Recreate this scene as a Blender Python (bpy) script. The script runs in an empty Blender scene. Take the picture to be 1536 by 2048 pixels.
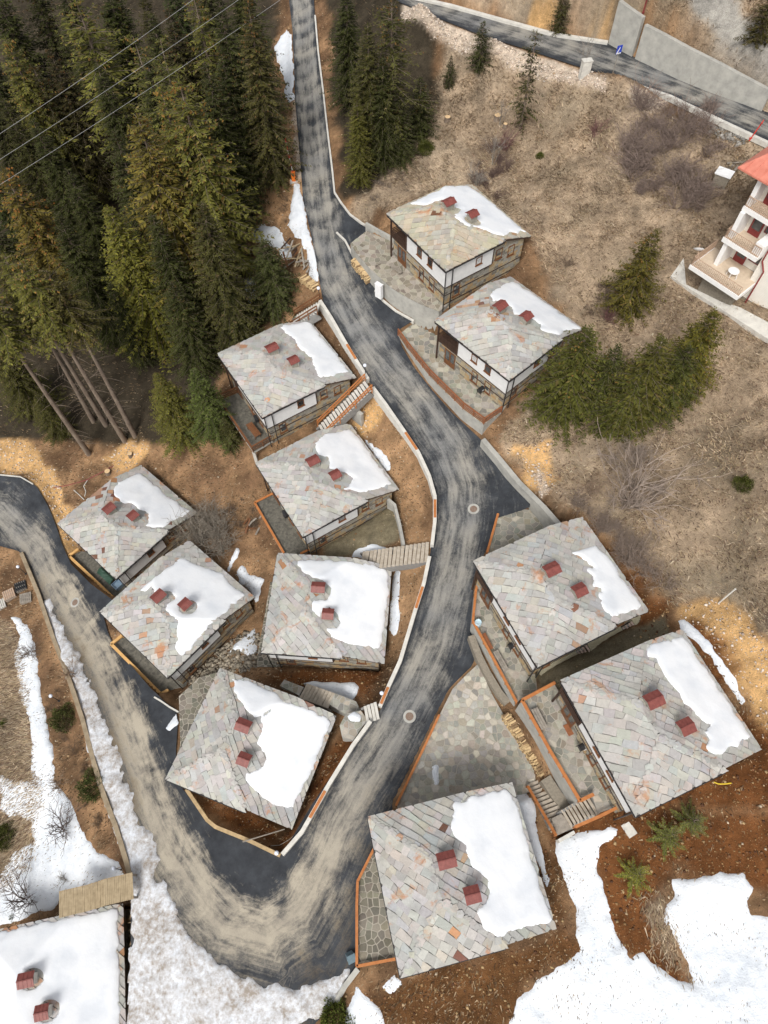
import bpy, math, random
import numpy as np
from mathutils import Vector, Matrix
random.seed(7); RNG = np.random.default_rng(7)
SC = bpy.context.scene; COL = SC.collection
# ---------------------------------------------------------------- camera (a drone looking steeply down)
CAM = np.array([0., 0., 75.]); FPX = 1412.66; PITCH = 1.065683; ROLL = -0.015714
_w = np.array([0, math.cos(PITCH), -math.sin(PITCH)]); _r = np.array([1., 0, 0]); _u = np.cross(_r, _w)
CR = math.cos(ROLL)*_r + math.sin(ROLL)*_u; CU = -math.sin(ROLL)*_r + math.cos(ROLL)*_u; CF = _w
cd = bpy.data.cameras.new('camera'); cam = bpy.data.objects.new('camera', cd); COL.objects.link(cam)
cd.sensor_fit = 'VERTICAL'; cd.sensor_height = 36; cd.sensor_width = 27; cd.lens = FPX/2048*36; cd.clip_start = .5; cd.clip_end = 3000
cam.matrix_world = Matrix(((CR[0], CU[0], -CF[0], CAM[0]), (CR[1], CU[1], -CF[1], CAM[1]), (CR[2], CU[2], -CF[2], CAM[2]), (0, 0, 0, 1)))
SC.camera = cam
# ---------------------------------------------------------------- overcast sky and a very soft sun
SUN_EL, SUN_AZ = math.radians(52), math.radians(200)      # azimuth: from where the light comes, clockwise from +Y
w = bpy.data.worlds.new('World'); SC.world = w; w.use_nodes = True
nt = w.node_tree; nt.nodes.clear()
sky = nt.nodes.new('ShaderNodeTexSky'); sky.sky_type = 'NISHITA'; sky.sun_disc = False
sky.sun_elevation = SUN_EL; sky.sun_rotation = SUN_AZ; sky.air_density = 1.0; sky.dust_density = 4.0; sky.ozone_density = 1.0
hs = nt.nodes.new('ShaderNodeHueSaturation'); hs.inputs['Saturation'].default_value = .22
bg = nt.nodes.new('ShaderNodeBackground'); bg.inputs['Strength'].default_value = .115
wo = nt.nodes.new('ShaderNodeOutputWorld')
nt.links.new(sky.outputs[0], hs.inputs['Color']); nt.links.new(hs.outputs[0], bg.inputs['Color']); nt.links.new(bg.outputs[0], wo.inputs[0])
sd = bpy.data.lights.new('sun', 'SUN'); sd.energy = 1.5; sd.angle = math.radians(18); sd.color = (1, .965, .91)
sun = bpy.data.objects.new('sun', sd); COL.objects.link(sun)
sdir = Vector((math.sin(SUN_AZ)*math.cos(SUN_EL), math.cos(SUN_AZ)*math.cos(SUN_EL), math.sin(SUN_EL)))
sun.rotation_euler = sdir.to_track_quat('Z', 'Y').to_euler(); sun.location = (0, 0, 120)
SC.view_settings.view_transform = 'Standard'; SC.view_settings.look = 'None'; SC.view_settings.gamma = 1
SC.view_settings.exposure = 0.5; SC.view_settings.use_curve_mapping = False
# ---------------------------------------------------------------- helpers: projection, noise, polygons
def ray(px, py): return CF + CR*(px-768)/FPX + CU*(1024-py)/FPX
def U(px, py, z):
    d = ray(px, py); return CAM + d*((z-CAM[2])/d[2])
def crop(ox, oy, s, pts): return [(ox+a/s, oy+b/s) for a, b in pts]
def _hash(i, j, seed):
    n = (i*374761393 + j*668265263 + seed*2147483 + 1013) & 0xffffffff
    n = ((n ^ (n >> 13))*1274126177) & 0xffffffff
    return ((n ^ (n >> 16)) & 0xffff)/65535.
def vnoise(x, y, seed=0):
    x = np.asarray(x, float); y = np.asarray(y, float)
    i = np.floor(x).astype(np.int64); j = np.floor(y).astype(np.int64); a = x-i; b = y-j
    a = a*a*(3-2*a); b = b*b*(3-2*b)
    return (_hash(i, j, seed)*(1-a)+_hash(i+1, j, seed)*a)*(1-b)+(_hash(i, j+1, seed)*(1-a)+_hash(i+1, j+1, seed)*a)*b
def fbm(x, y, sc, octv=4, seed=0):
    t = 0; am = .5; f = 1./sc; s = 0
    for k in range(octv):
        t = t+am*vnoise(np.asarray(x)*f+k*17.3, np.asarray(y)*f-k*9.1, seed+k); s += am; am *= .5; f *= 2.03
    return t/s - .5
def sdf(P, x, y):
    """signed distance to a polygon (negative inside)"""
    x = np.asarray(x, float); y = np.asarray(y, float); n = len(P)
    d = np.full(x.shape, 1e9); ins = np.zeros(x.shape, bool)
    for k in range(n):
        ax, ay = P[k][:2]; bx, by = P[(k+1) % n][:2]; ex = bx-ax; ey = by-ay; L = ex*ex+ey*ey+1e-12
        t = np.clip(((x-ax)*ex+(y-ay)*ey)/L, 0, 1)
        d = np.minimum(d, (x-ax-t*ex)**2+(y-ay-t*ey)**2)
        if abs(ey) > 1e-12: ins ^= ((ay > y) != (by > y)) & (x < ex*(y-ay)/ey+ax)
    d = np.sqrt(d); return np.where(ins, -d, d)
def sst(a, b, x):
    t = np.clip((x-a)/(b-a), 0, 1); return t*t*(3-2*t)
class RBF:
    def __init__(s, pts, vals, smooth=.3):
        s.p = np.array(pts, float); n = len(s.p); A = np.zeros((n+3, n+3))
        D = np.sqrt(((s.p[:, None]-s.p[None])**2).sum(-1)); A[:n, :n] = -D - np.eye(n)*0; A[:n, :n] += np.eye(n)*smooth
        A[:n, n] = 1; A[:n, n+1:] = s.p; A[n, :n] = 1; A[n+1:, :n] = s.p.T
        s.c = np.linalg.solve(A, np.concatenate([vals, [0, 0, 0]]))
    def __call__(s, x, y):
        x = np.asarray(x, float); y = np.asarray(y, float); n = len(s.p); o = s.c[n]+s.c[n+1]*x+s.c[n+2]*y
        for k in range(n): o = o - s.c[k]*np.sqrt((x-s.p[k, 0])**2+(y-s.p[k, 1])**2)
        return o
# ---------------------------------------------------------------- helpers: objects and materials
def tag(o, label=None, cat=None, group=None, kind=None):
    if label: o['label'] = label
    if cat: o['category'] = cat
    if group: o['group'] = group
    if kind: o['kind'] = kind
    return o
def obj(name, me, parent=None, loc=None, rot=None, color=None):
    o = bpy.data.objects.new(name, me); COL.objects.link(o)
    if parent is not None: o.parent = parent
    if loc is not None: o.location = loc
    if rot is not None: o.rotation_euler = rot if hasattr(rot, '__len__') else (0, 0, rot)
    if color is not None: o.color = (*color, 1)
    return o
def empty(name, loc=(0, 0, 0), rot=0, label=None, cat=None, group=None):
    o = obj(name, None, None, loc, rot); o.empty_display_size = .3
    return tag(o, label, cat, group)
def mesh(name, v, f, mats, mi=None, smooth=False):
    me = bpy.data.meshes.new(name); me.from_pydata([tuple(a) for a in v], [], f)
    for m in (mats if isinstance(mats, (list, tuple)) else [mats]): me.materials.append(m)
    if mi is not None: me.polygons.foreach_set('material_index', mi)
    if smooth: me.polygons.foreach_set('use_smooth', [True]*len(me.polygons))
    me.update(); return me
def fastmesh(name, V, F, mat, smooth=False):
    """numpy triangles / quads (F of one width)"""
    V = np.asarray(V, np.float32); F = np.asarray(F, np.int32); k = F.shape[1]
    me = bpy.data.meshes.new(name); me.vertices.add(len(V)); me.vertices.foreach_set('co', V.ravel())
    me.loops.add(F.size); me.loops.foreach_set('vertex_index', F.ravel())
    me.polygons.add(len(F)); me.polygons.foreach_set('loop_start', np.arange(0, F.size, k, dtype=np.int32))
    me.polygons.foreach_set('loop_total', np.full(len(F), k, np.int32))
    if smooth: me.polygons.foreach_set('use_smooth', np.ones(len(F), bool))
    me.materials.append(mat); me.update(calc_edges=True); me.validate(); return me
def vcol(me, name, C):
    a = me.color_attributes.new(name, 'FLOAT_COLOR', 'POINT')
    C = np.asarray(C, np.float32)
    if C.shape[1] == 3: C = np.concatenate([C, np.ones((len(C), 1), np.float32)], 1)
    a.data.foreach_set('color', C.ravel())
class MB:
    def __init__(s): s.v = []; s.f = []; s.mi = []; s.cur = 0
    def add(s, v, f):
        b = len(s.v); s.v += [tuple(map(float, a)) for a in v]; s.f += [tuple(b+i for i in q) for q in f]; s.mi += [s.cur]*len(f)
    def box(s, x0, x1, y0, y1, z0, z1):
        s.add([(x0,y0,z0),(x1,y0,z0),(x1,y1,z0),(x0,y1,z0),(x0,y0,z1),(x1,y0,z1),(x1,y1,z1),(x0,y1,z1)],
              [(3,2,1,0),(4,5,6,7),(0,1,5,4),(1,2,6,5),(2,3,7,6),(3,0,4,7)])
    def bar(s, a, b, w, h):
        """box beam from a to b, width w (horizontal), height h"""
        a = Vector(a); b = Vector(b); d = (b-a).normalized(); sd_ = d.cross(Vector((0, 0, 1)))
        if sd_.length < 1e-3: sd_ = Vector((1, 0, 0))
        sd_.normalize(); up = sd_.cross(d).normalized(); sd_ *= w/2; up *= h/2
        s.add([a-sd_-up, a+sd_-up, a+sd_+up, a-sd_+up, b-sd_-up, b+sd_-up, b+sd_+up, b-sd_+up],
              [(0,1,2,3),(7,6,5,4),(0,4,5,1),(1,5,6,2),(2,6,7,3),(3,7,4,0)])
    def prism(s, P, z0, z1):
        n = len(P); zb = z0 if hasattr(z0, '__len__') else [z0]*n; zt = z1 if hasattr(z1, '__len__') else [z1]*n
        ar = sum(P[i][0]*P[(i+1) % n][1]-P[(i+1) % n][0]*P[i][1] for i in range(n))
        o = list(range(n)) if ar > 0 else list(range(n))[::-1]
        s.add([(P[i][0], P[i][1], zb[i]) for i in o]+[(P[i][0], P[i][1], zt[i]) for i in o],
              [tuple(range(n))[::-1], tuple(range(n, 2*n))]+[(i, (i+1) % n, n+(i+1) % n, n+i) for i in range(n)])
    def tube(s, a, b, r0, r1=None, n=8, caps=True):
        r1 = r0 if r1 is None else r1; a = Vector(a); b = Vector(b); d = (b-a).normalized()
        x = d.orthogonal().normalized(); y = d.cross(x); V = []
        for c, r in ((a, r0), (b, r1)):
            for k in range(n):
                t = 2*math.pi*k/n; V.append(c+x*r*math.cos(t)+y*r*math.sin(t))
        F = [(k, (k+1) % n, n+(k+1) % n, n+k) for k in range(n)]
        if caps: F += [tuple(range(n))[::-1], tuple(range(n, 2*n))]
        s.add(V, F)
    def lathe(s, c, prof, n=16):
        V = []; F = []; m = len(prof)
        for r, z in prof:
            for k in range(n):
                t = 2*math.pi*k/n; V.append((c[0]+r*math.cos(t), c[1]+r*math.sin(t), c[2]+z))
        for i in range(m-1):
            for k in range(n): F.append((i*n+k, i*n+(k+1) % n, (i+1)*n+(k+1) % n, (i+1)*n+k))
        F += [tuple(range(n))[::-1], tuple(range((m-1)*n, m*n))]; s.add(V, F)
    def me(s, name, mats, off=(0, 0, 0), smooth=False):
        return mesh(name, [(a[0]-off[0], a[1]-off[1], a[2]-off[2]) for a in s.v], s.f, mats, s.mi, smooth)
    def build(s, name, mats, parent=None, off=(0, 0, 0), loc=None, rot=None, color=None, smooth=False):
        return obj(name, s.me(name, mats, off, smooth), parent, loc, rot, color)
class NT:
    def __init__(s, name):
        s.m = bpy.data.materials.new(name); s.m.use_nodes = True; s.t = s.m.node_tree; s.b = s.t.nodes['Principled BSDF']
        s.pos = s.n('ShaderNodeNewGeometry').outputs['Position']
    def n(s, t, **k):
        q = s.t.nodes.new(t)
        for a, b in k.items(): setattr(q, a, b)
        return q
    def l(s, a, b): s.t.links.new(a, b)
    def noise(s, sc, detail=6, rough=.6, vec=None, dist=0, col=False):
        q = s.n('ShaderNodeTexNoise'); q.inputs['Scale'].default_value = sc; q.inputs['Detail'].default_value = detail
        q.inputs['Roughness'].default_value = rough; q.inputs['Distortion'].default_value = dist; s.l(vec or s.pos, q.inputs['Vector'])
        return q.outputs['Color' if col else 'Fac']
    def map(s, vec, scale, rot=(0, 0, 0)):
        q = s.n('ShaderNodeMapping'); q.inputs['Scale'].default_value = scale; q.inputs['Rotation'].default_value = rot; s.l(vec, q.inputs['Vector']); return q.outputs[0]
    def ramp(s, fac, stops, mode='LINEAR'):
        q = s.n('ShaderNodeValToRGB'); e = q.color_ramp.elements; q.color_ramp.interpolation = mode
        while len(e) < len(stops): e.new(.5)
        for k, (p, c) in enumerate(stops):
            e[k].position = p; e[k].color = (*c, 1) if hasattr(c, '__len__') else (c, c, c, 1)
        s.l(fac, q.inputs[0]); return q.outputs[0]
    def mix(s, fac, a, b, mode='MIX'):
        q = s.n('ShaderNodeMix', data_type='RGBA', blend_type=mode)
        for v, i in ((fac, 0), (a, 6), (b, 7)):
            if hasattr(v, 'links'): s.l(v, q.inputs[i])
            else: q.inputs[i].default_value = v if i == 0 else (*v, 1)
        return q.outputs[2]
    def math(s, op, a, b=0., c=0., clamp=False):
        q = s.n('ShaderNodeMath', operation=op, use_clamp=clamp)
        for v, i in ((a, 0), (b, 1), (c, 2)):
            if hasattr(v, 'links'): s.l(v, q.inputs[i])
            else: q.inputs[i].default_value = v
        return q.outputs[0]
    def attr(s, name): return s.n('ShaderNodeAttribute', attribute_name=name).outputs['Color']
    def ocol(s): return s.n('ShaderNodeObjectInfo').outputs['Color']
    def fin(s, col, rough=.85, bump=None, bs=.3, bd=.05, spec=.3, metal=0):
        if hasattr(col, 'links'): s.l(col, s.b.inputs['Base Color'])
        else: s.b.inputs['Base Color'].default_value = (*col, 1)
        if hasattr(rough, 'links'): s.l(rough, s.b.inputs['Roughness'])
        else: s.b.inputs['Roughness'].default_value = rough
        s.b.inputs['Specular IOR Level'].default_value = spec; s.b.inputs['Metallic'].default_value = metal
        if bump is not None:
            q = s.n('ShaderNodeBump'); q.inputs['Strength'].default_value = bs; q.inputs['Distance'].default_value = bd
            s.l(bump, q.inputs['Height']); s.l(q.outputs[0], s.b.inputs['Normal'])
        return s.m
def simple(name, c0, c1, sc=3., rough=.8, bs=.25, spec=.3, metal=0, stretch=None, bd=.02):
    t = NT(name); v = t.map(t.pos, stretch) if stretch else None; a = t.noise(sc, 8, .65, v)
    return t.fin(t.ramp(a, [(.3, c0), (.7, c1)]), rough, a, bs, bd, spec, metal)
def tinted(name, amt=.35, sc=6., rough=.85, bs=.4, bd=.02, stretch=None):
    """surface whose colour is the object's own colour, varied by a fine noise"""
    t = NT(name); v = t.map(t.pos, stretch) if stretch else None; a = t.noise(sc, 8, .7, v); b = t.noise(sc*.17, 3, .5)
    s = t.math('MULTIPLY_ADD', a, amt*2, 1-amt); s2 = t.math('MULTIPLY_ADD', b, .4, .8)
    c = t.mix(1., t.ocol(), t.ramp(t.math('MULTIPLY', t.math('MULTIPLY', s, s2), .5), [(0, 0.), (1, 2.)]), 'MULTIPLY')
    return t.fin(c, rough, a, bs, bd)
# ---------------------------------------------------------------- cottages: front-left eave corner x, y, eave height, heading
CW, CD, CH = 10., 11.16, 5.3
COT = {'A': (.77, 61.44, 26.67, 33.6), 'B': (5.26, 49.80, 23.43, 41.1), 'C': (-17.45, 51.39, 17.42, 32.2), 'D': (-13.10, 39.70, 13.97, 31.4),
       'E': (-35.75, 36.80, 6.90, 48.4), 'F': (-27.95, 25.30, 9.89, 48.5), 'G': (-10.47, 30.08, 12.50, -5.1), 'H': (-14.93, 18.58, 12.78, -21.1),
       'I': (7.43, 24.85, 21.30, 25.1), 'J': (12.81, 14.11, 23.43, 22.3), 'K': (-1.51, 5.45, 19.35, 12.3), 'L': (-33.99, -1.81, 7.0, 10.6)}
def cw(k, u, v, z=0):
    x, y, e, t = COT[k]; t = math.radians(t); return (x+u*math.cos(t)-v*math.sin(t), y+u*math.sin(t)+v*math.cos(t), e+z)
def roofz(u, v):
    k = 1.44/3.72
    return np.minimum(np.minimum(k*np.asarray(u), 1.44-k*(np.asarray(u)-3.72)), np.minimum(-k*np.asarray(v), k*(np.asarray(v)+CW)))
# ---------------------------------------------------------------- road heights (control points: picture x, y, height)
ROADC = [(590, -60, 25), (600, 20, 24.3), (620, 250, 22), (636, 370, 21), (650, 480, 20), (690, 600, 18.6), (760, 720, 17), (850, 840, 15.9), (940, 980, 15), (900, 1150, 14.2),
         (850, 1320, 13.4), (760, 1480, 12.4), (660, 1650, 11.2), (560, 1850, 10), (450, 1850, 9.4), (350, 1700, 8.), (280, 1500, 6.2), (220, 1330, 4.3), (150, 1220, 2.6), (80, 1100, 1.), (10, 1020, .4), (-80, 980, 0.)]
UPC = [(790, -30, 30.2), (850, 10, 30.5), (1000, 60, 30.8), (1150, 120, 31), (1350, 185, 31.3), (1500, 230, 31.5), (1640, 290, 31.5)]
rp = [U(*c) for c in ROADC]
extra = [(1000, 960, 15.4), (720, 450, 20.3), (940, 1330, 13.7), (700, 1900, 10.7), (640, 1990, 10.1), (420, 1950, 9.2), (300, 1760, 8.), (190, 1480, 5.6), (120, 1320, 3.6), (800, 1560, 12.3)]
RZ = RBF([p[:2] for p in rp]+[U(*c)[:2] for c in extra], [p[2] for p in rp]+[c[2] for c in extra], .6)
up = [U(*c) for c in UPC]
UZ = RBF([p[:2] for p in up]+[(p[0]+3, p[1]+6) for p in up], [p[2] for p in up]*2, .5)
def on(zf, pts, dz=0):
    out = []
    for px, py in pts:
        z = 12.
        for _ in range(40):
            P = U(px, py, z+dz); z = z*.5+float(zf(P[0], P[1]))*.5
        P = U(px, py, z+dz); out.append((P[0], P[1], z+dz))
    return out
ROADP = [(576, -60), (578, 0), (585, 60), (588, 130), (590, 200), (596, 270), (602, 340), (606, 400), (613, 430), (622, 470), (632, 520), (640, 570), (647, 605), (667, 640), (692, 690), (718, 735), (747, 775), (767, 800),
         (802, 850), (834, 900), (857, 950), (868, 985), (870, 1020), (864, 1080), (857, 1130), (847, 1180), (830, 1240), (810, 1300), (792, 1350), (772, 1400), (758, 1424), (737, 1449), (702, 1499), (662, 1553), (622, 1612), (592, 1662), (563, 1714),
         (540, 1704), (490, 1682), (430, 1654), (400, 1622), (375, 1590), (352, 1560), (352, 1500), (356, 1440), (352, 1418), (335, 1408), (300, 1375), (262, 1330), (240, 1304), (226, 1288), (215, 1262), (205, 1225), (228, 1202), (182, 1168), (142, 1128),
         (125, 1090), (108, 1040), (95, 1010), (75, 975), (50, 955), (0, 950), (-90, 930), (-90, 1095), (0, 1092), (40, 1103), (76, 1187), (104, 1270), (135, 1350), (165, 1440), (186, 1520), (207, 1590), (230, 1650), (262, 1752),
         (262, 1900), (262, 2080), (590, 2090), (672, 2003), (712, 1930), (712, 1850), (713, 1765), (735, 1718), (752, 1690), (795, 1600), (822, 1548), (852, 1488), (880, 1428), (905, 1375), (935, 1345), (950, 1320), (944, 1295), (942, 1250), (947, 1180), (957, 1135), (976, 1090), (994, 1036),
         (1045, 1020), (1065, 1012), (1035, 973), (1000, 932), (965, 882), (905, 826), (870, 787), (830, 737), (802, 690), (797, 660), (828, 640), (792, 619), (766, 598), (750, 578), (735, 556), (707, 512), (697, 490), (745, 464), (728, 452), (700, 428), (680, 402),
         (668, 385), (664, 340), (656, 270), (648, 200), (638, 130), (632, 60), (628, 0), (622, -60)]
ROADW = [p[:2] for p in on(RZ, ROADP)]
UPP = [(780, -40), (815, -12), (900, 8), (1000, 36), (1110, 66), (1218, 84), (1300, 130), (1400, 175), (1520, 218), (1600, 250), (1640, 320), (1536, 282), (1440, 238), (1340, 190), (1230, 156), (1140, 128), (1050, 98), (960, 70), (860, 30), (800, 5), (760, -20)]
UPW = [p[:2] for p in on(UZ, UPP)]
# ---------------------------------------------------------------- terrain height field
CTL = [(0, 60, 13), (300, 0, 17), (480, 300, 17.5), (300, 300, 12), (0, 300, 7), (480, 480, 14.5), (560, 560, 15.6), (520, 630, 13.5), (300, 700, 7.5), (100, 750, 2.5), (0, 850, 1.6), (270, 880, 4.4), (400, 960, 6.8), (330, 930, 5.3),
       (150, 930, 2.6), (60, 930, 1.2), (470, 930, 8.), (450, 1010, 7.2), (430, 1090, 6.8), (480, 1150, 7.2), (470, 1290, 7.0), (520, 1345, 7.6), (400, 1390, 6.9), (560, 250, 21.3), (575, 330, 20.7), (540, 380, 19), (545, 450, 17.8), (600, 480, 19.2),
       (0, 1200, -.6), (60, 1300, 1.4), (0, 1400, 0), (20, 1550, 1.2), (100, 1500, 3.0), (50, 1720, 1.6), (150, 1640, 4.2), (200, 1730, 5.), (130, 1790, 2.6), (60, 1820, 1.5), (620, 640, 16.0), (700, 720, 14.2), (720, 800, 13.4),
       (810, 900, 14.2), (840, 980, 13.6), (780, 1060, 11.2), (720, 1080, 10.3), (830, 1110, 13.), (800, 1200, 11.2), (780, 1330, 10.6), (700, 1370, 9.3), (740, 1400, 10.6), (690, 1450, 9.8), (650, 1560, 9.6), (560, 1690, 9.2), (450, 1640, 8.2), (600, 1350, 8.4),
       (1100, 950, 17), (1250, 950, 20), (1450, 950, 23.5), (1536, 1050, 25), (1640, 900, 28), (1400, 1150, 21.5), (1500, 1300, 23.), (1350, 1230, 19.5), (1620, 1350, 25), (1250, 1130, 18.6), (1480, 1390, 20.7), (1560, 1520, 21.6), (1150, 1800, 15.2), (1250, 1700, 17), (1400, 1650, 18.3),
       (1536, 1680, 19.6), (1300, 1900, 16.3), (1500, 1900, 18), (1640, 1950, 20), (1100, 2000, 13.8), (900, 2010, 13), (760, 2000, 11.2), (1100, 1600, 14.2), (900, 1460, 13.8), (980, 1500, 14.), (1010, 1390, 14), (880, 1560, 13.4),
       (1100, 300, 26.5), (1000, 200, 27.2), (900, 150, 27), (820, 200, 25.4), (740, 300, 23), (700, 200, 23.5), (700, 60, 25.5), (760, 60, 27.2), (1300, 350, 27.8), (1450, 330, 29.7), (1250, 500, 25.5), (1440, 640, 26), (1320, 560, 24.8), (1200, 800, 19.5), (1350, 800, 22.5), (1520, 800, 25.6),
       (1120, 460, 24.8), (770, 400, 22.7), (720, 400, 21.6), (1180, 610, 22.), (1080, 850, 18.), (1010, 900, 16.6), (1536, 420, 29.5), (850, -30, 33.5), (1000, 10, 34), (1180, 20, 35), (1290, 60, 35.5), (1440, 60, 36), (1536, 120, 35.8), (1536, 190, 34.), (1640, 60, 38), (1200, -60, 38)]
tp = [U(*c) for c in CTL]; TX = [p[:2] for p in tp]; TZ = [c[2] for c in CTL]
for k in COT:
    b = COT[k][2]-CH; r_ = {'A': 2.4, 'B': 2., 'C': 1.4, 'D': 1.5, 'E': 1.6, 'F': 1.6, 'G': .8, 'H': .6, 'I': 2., 'J': 2.2, 'K': 1.5, 'L': 1.}[k]
    for u_, v_, h_ in ((.5, -.5, -.1), (.5, -9.5, -.1), (10.8, -.3, r_), (10.8, -9.5, r_), (5.5, -9.7, r_*.35), (5.5, -.2, r_*.35)):
        TX.append(cw(k, u_, v_)[:2]); TZ.append(b+h_)
for c in ROADC[::2]+UPC: TX.append(U(*c)[:2]); TZ.append(c[2])
for x_, y_, z_ in ((-120, 60, -8), (-120, 140, 0), (-120, -40, -8), (0, 160, 30), (60, 160, 45), (120, 80, 55), (120, 0, 45), (120, -60, 40), (0, -60, 8), (-60, -60, -3), (60, -60, 26), (-60, 140, 16)): TX.append((x_, y_)); TZ.append(z_)
TERR = RBF(TX, TZ, .5)
def axis(a, b, st, far):
    m = np.arange(a, b+st/2, st); e = [8, 20, 45, 90, 160, far]
    return np.concatenate([[a-q for q in e[::-1]], m, [b+q for q in e]])
GX = axis(-62, 62, .36, 320); GY = axis(-22, 128, .36, 320)
XX, YY = np.meshgrid(GX, GY, indexing='ij')
HZ = TERR(np.clip(XX, -125, 125), np.clip(YY, -65, 165))
HZ = HZ + fbm(XX, YY, 7, 4, 3)*.5 + fbm(XX, YY, 1.6, 3, 5)*.22
RD = sdf(ROADW, XX, YY); UD = sdf(UPW, XX, YY)
inner = (XX > -70) & (XX < 70) & (YY > -30) & (YY < 130)
k_ = 1-sst(-.1, 1.2, RD); HZ = HZ*(1-k_)+(RZ(XX, YY)-.16)*k_
k_ = 1-sst(-.1, 1.2, UD); HZ = HZ*(1-k_)+(UZ(XX, YY)-.16)*k_
FLATS = []
def bil(G, x, y):
    x = np.asarray(x, float); y = np.asarray(y, float)
    i = np.clip(np.searchsorted(GX, x)-1, 0, len(GX)-2); j = np.clip(np.searchsorted(GY, y)-1, 0, len(GY)-2)
    a = np.clip((x-GX[i])/(GX[i+1]-GX[i]), 0, 1); b = np.clip((y-GY[j])/(GY[j+1]-GY[j]), 0, 1)
    return (G[i, j]*(1-a)+G[i+1, j]*a)*(1-b)+(G[i, j+1]*(1-a)+G[i+1, j+1]*a)*b
def gz(x, y): return bil(HZ, x, y)
def hit(px, py, h=0.):
    """first point along the pixel's ray that is h above the ground"""
    d = ray(px, py); t = np.linspace(25, 190, 1600); P = CAM+d*t[:, None]
    s = P[:, 2]-(gz(P[:, 0], P[:, 1])+h); k = np.argmax(s < 0)
    if k == 0: return P[-1]
    a = s[k-1]/(s[k-1]-s[k]); return P[k-1]+(P[k]-P[k-1])*a
def GP(pts, h=0.): return [tuple(hit(a, b, h)[:2]) for a, b in pts]
def flatten(P, z, soft=.5):
    """make the ground lie just under a terrace or a floor"""
    global HZ
    d = sdf(P, XX, YY); k = 1-sst(0, soft, d); HZ = np.where(k > 0, np.minimum(HZ, HZ*(1-k)+(z-.2)*k), HZ)
def clear_above(P, z, soft=.3):
    flatten(P, z, soft)
# ---------------------------------------------------------------- terraces: outline in the picture at a known floor height
cA = lambda q: crop(680, 350, 3.84, q); cB = lambda q: crop(780, 540, 3.84, q); cC = lambda q: crop(420, 600, 4.267, q); cD = lambda q: crop(490, 830, 3.84, q)
cE = lambda q: crop(90, 920, 3.413, q); cG = lambda q: crop(500, 1080, 4.042, q); cH = lambda q: crop(320, 1310, 3.339, q); cI = lambda q: crop(930, 1020, 3.84, q)
cJ = lambda q: crop(1000, 1240, 2.866, q); cK = lambda q: crop(690, 1540, 3.339, q); cL = lambda q: crop(0, 1720, 5.12, q); c8 = lambda q: crop(768, 1536, 2, q); c6 = lambda q: crop(768, 1024, 2, q)
base = lambda k: COT[k][2]-CH
def at(z, pts): return [tuple(U(a, b, z)[:2]) for a, b in pts]
def front(k, v0=-.5, v1=-9.5, u=1.2): return [cw(k, u, v0)[:2], cw(k, u, v1)[:2]]
TER = {}
TER['A'] = (base('A'), at(base('A'), cA([(80, 525), (205, 430), (440, 530)]))+front('A')+at(base('A'), cA([(760, 1050), (620, 992), (500, 932), (390, 862), (320, 800), (240, 730), (130, 605)])))
TER['B'] = (base('B'), at(base('B'), cB([(62, 500), (195, 398), (395, 520)]))+front('B')+at(base('B'), cB([(860, 1092), (720, 1190), (560, 1070), (430, 942), (300, 812), (200, 690), (130, 600)])))
TER['C'] = (base('C'), at(base('C'), cC([(75, 865), (245, 790)]))+front('C', -1.5, -9.4)+at(base('C'), cC([(545, 1195), (370, 1298)])))
TER['D'] = (base('D'), at(base('D'), cD([(75, 682), (215, 612)]))+front('D', -3)+at(base('D'), cD([(500, 1040), (430, 1078), (300, 1070)])))
TER['E'] = (base('E'), at(base('E'), cE([(172, 668), (238, 622)]))+front('E', -3)+at(base('E'), cE([(570, 885), (480, 955)])))
TER['F'] = (base('F'), at(base('F'), cE([(462, 1268), (530, 1212)]))+front('F', -3)+at(base('F'), cE([(960, 1548), (880, 1560), (800, 1608)])))
TER['H'] = (base('H')-.05, at(base('H'), cH([(125, 275), (260, 150), (400, 110)]))+front('H', -1, -8)+at(base('H'), cH([(70, 790), (135, 600)])))
TER['G'] = (base('G'), at(base('G'), cG([(165, 340), (225, 345)]))+front('G', -3, -9.3)+at(base('G'), cG([(250, 1028), (45, 1025)])))
TER['I'] = (base('I'), at(base('I'), cI([(160, 345), (300, 300)]))+front('I', -1)+at(base('I'), cI([(560, 1385), (430, 1450), (388, 1490), (55, 870), (75, 640)])))
TER['P'] = (15.15, at(15.15, cI([(250, 50), (420, -8), (600, 10), (735, 105), (760, 260), (300, 330), (165, 348)])))
TER['J'] = (base('J'), at(base('J'), cJ([(118, 470), (312, 368)]))+front('J', -1)+at(base('J'), cJ([(695, 1062), (560, 1105), (540, 1042), (525, 1002), (450, 1045)])))
TER['K'] = (base('K'), at(base('K'), cK([(85, 745), (195, 525)]))+front('K', -1)+at(base('K'), cK([(345, 1258), (78, 1310), (75, 900)])))
PZ = lambda x, y: 13.75+.06*(np.asarray(x)-5)+.035*(np.asarray(y)-12)
PLAZA = [p[:2] for p in on(PZ, [(879, 1430), (905, 1378), (936, 1346), (956, 1328), (985, 1390), (1030, 1470), (1070, 1545), (1072, 1580), (1010, 1600), (900, 1640), (800, 1650), (794, 1606), (822, 1550), (852, 1488)])]
for k, (z, P) in TER.items():
    if k != 'C': flatten(P, z, .25)
d_ = sdf(PLAZA, XX, YY); k_ = 1-sst(0, .5, d_); HZ = HZ*(1-k_)+(PZ(XX, YY)-.2)*k_
for k in COT: flatten([cw(k, u, v)[:2] for u, v in ((.6, -.4), (10.6, -.4), (10.6, -9.4), (.6, -9.4))], base(k)+(0 if k != 'L' else -1), .6)
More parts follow.
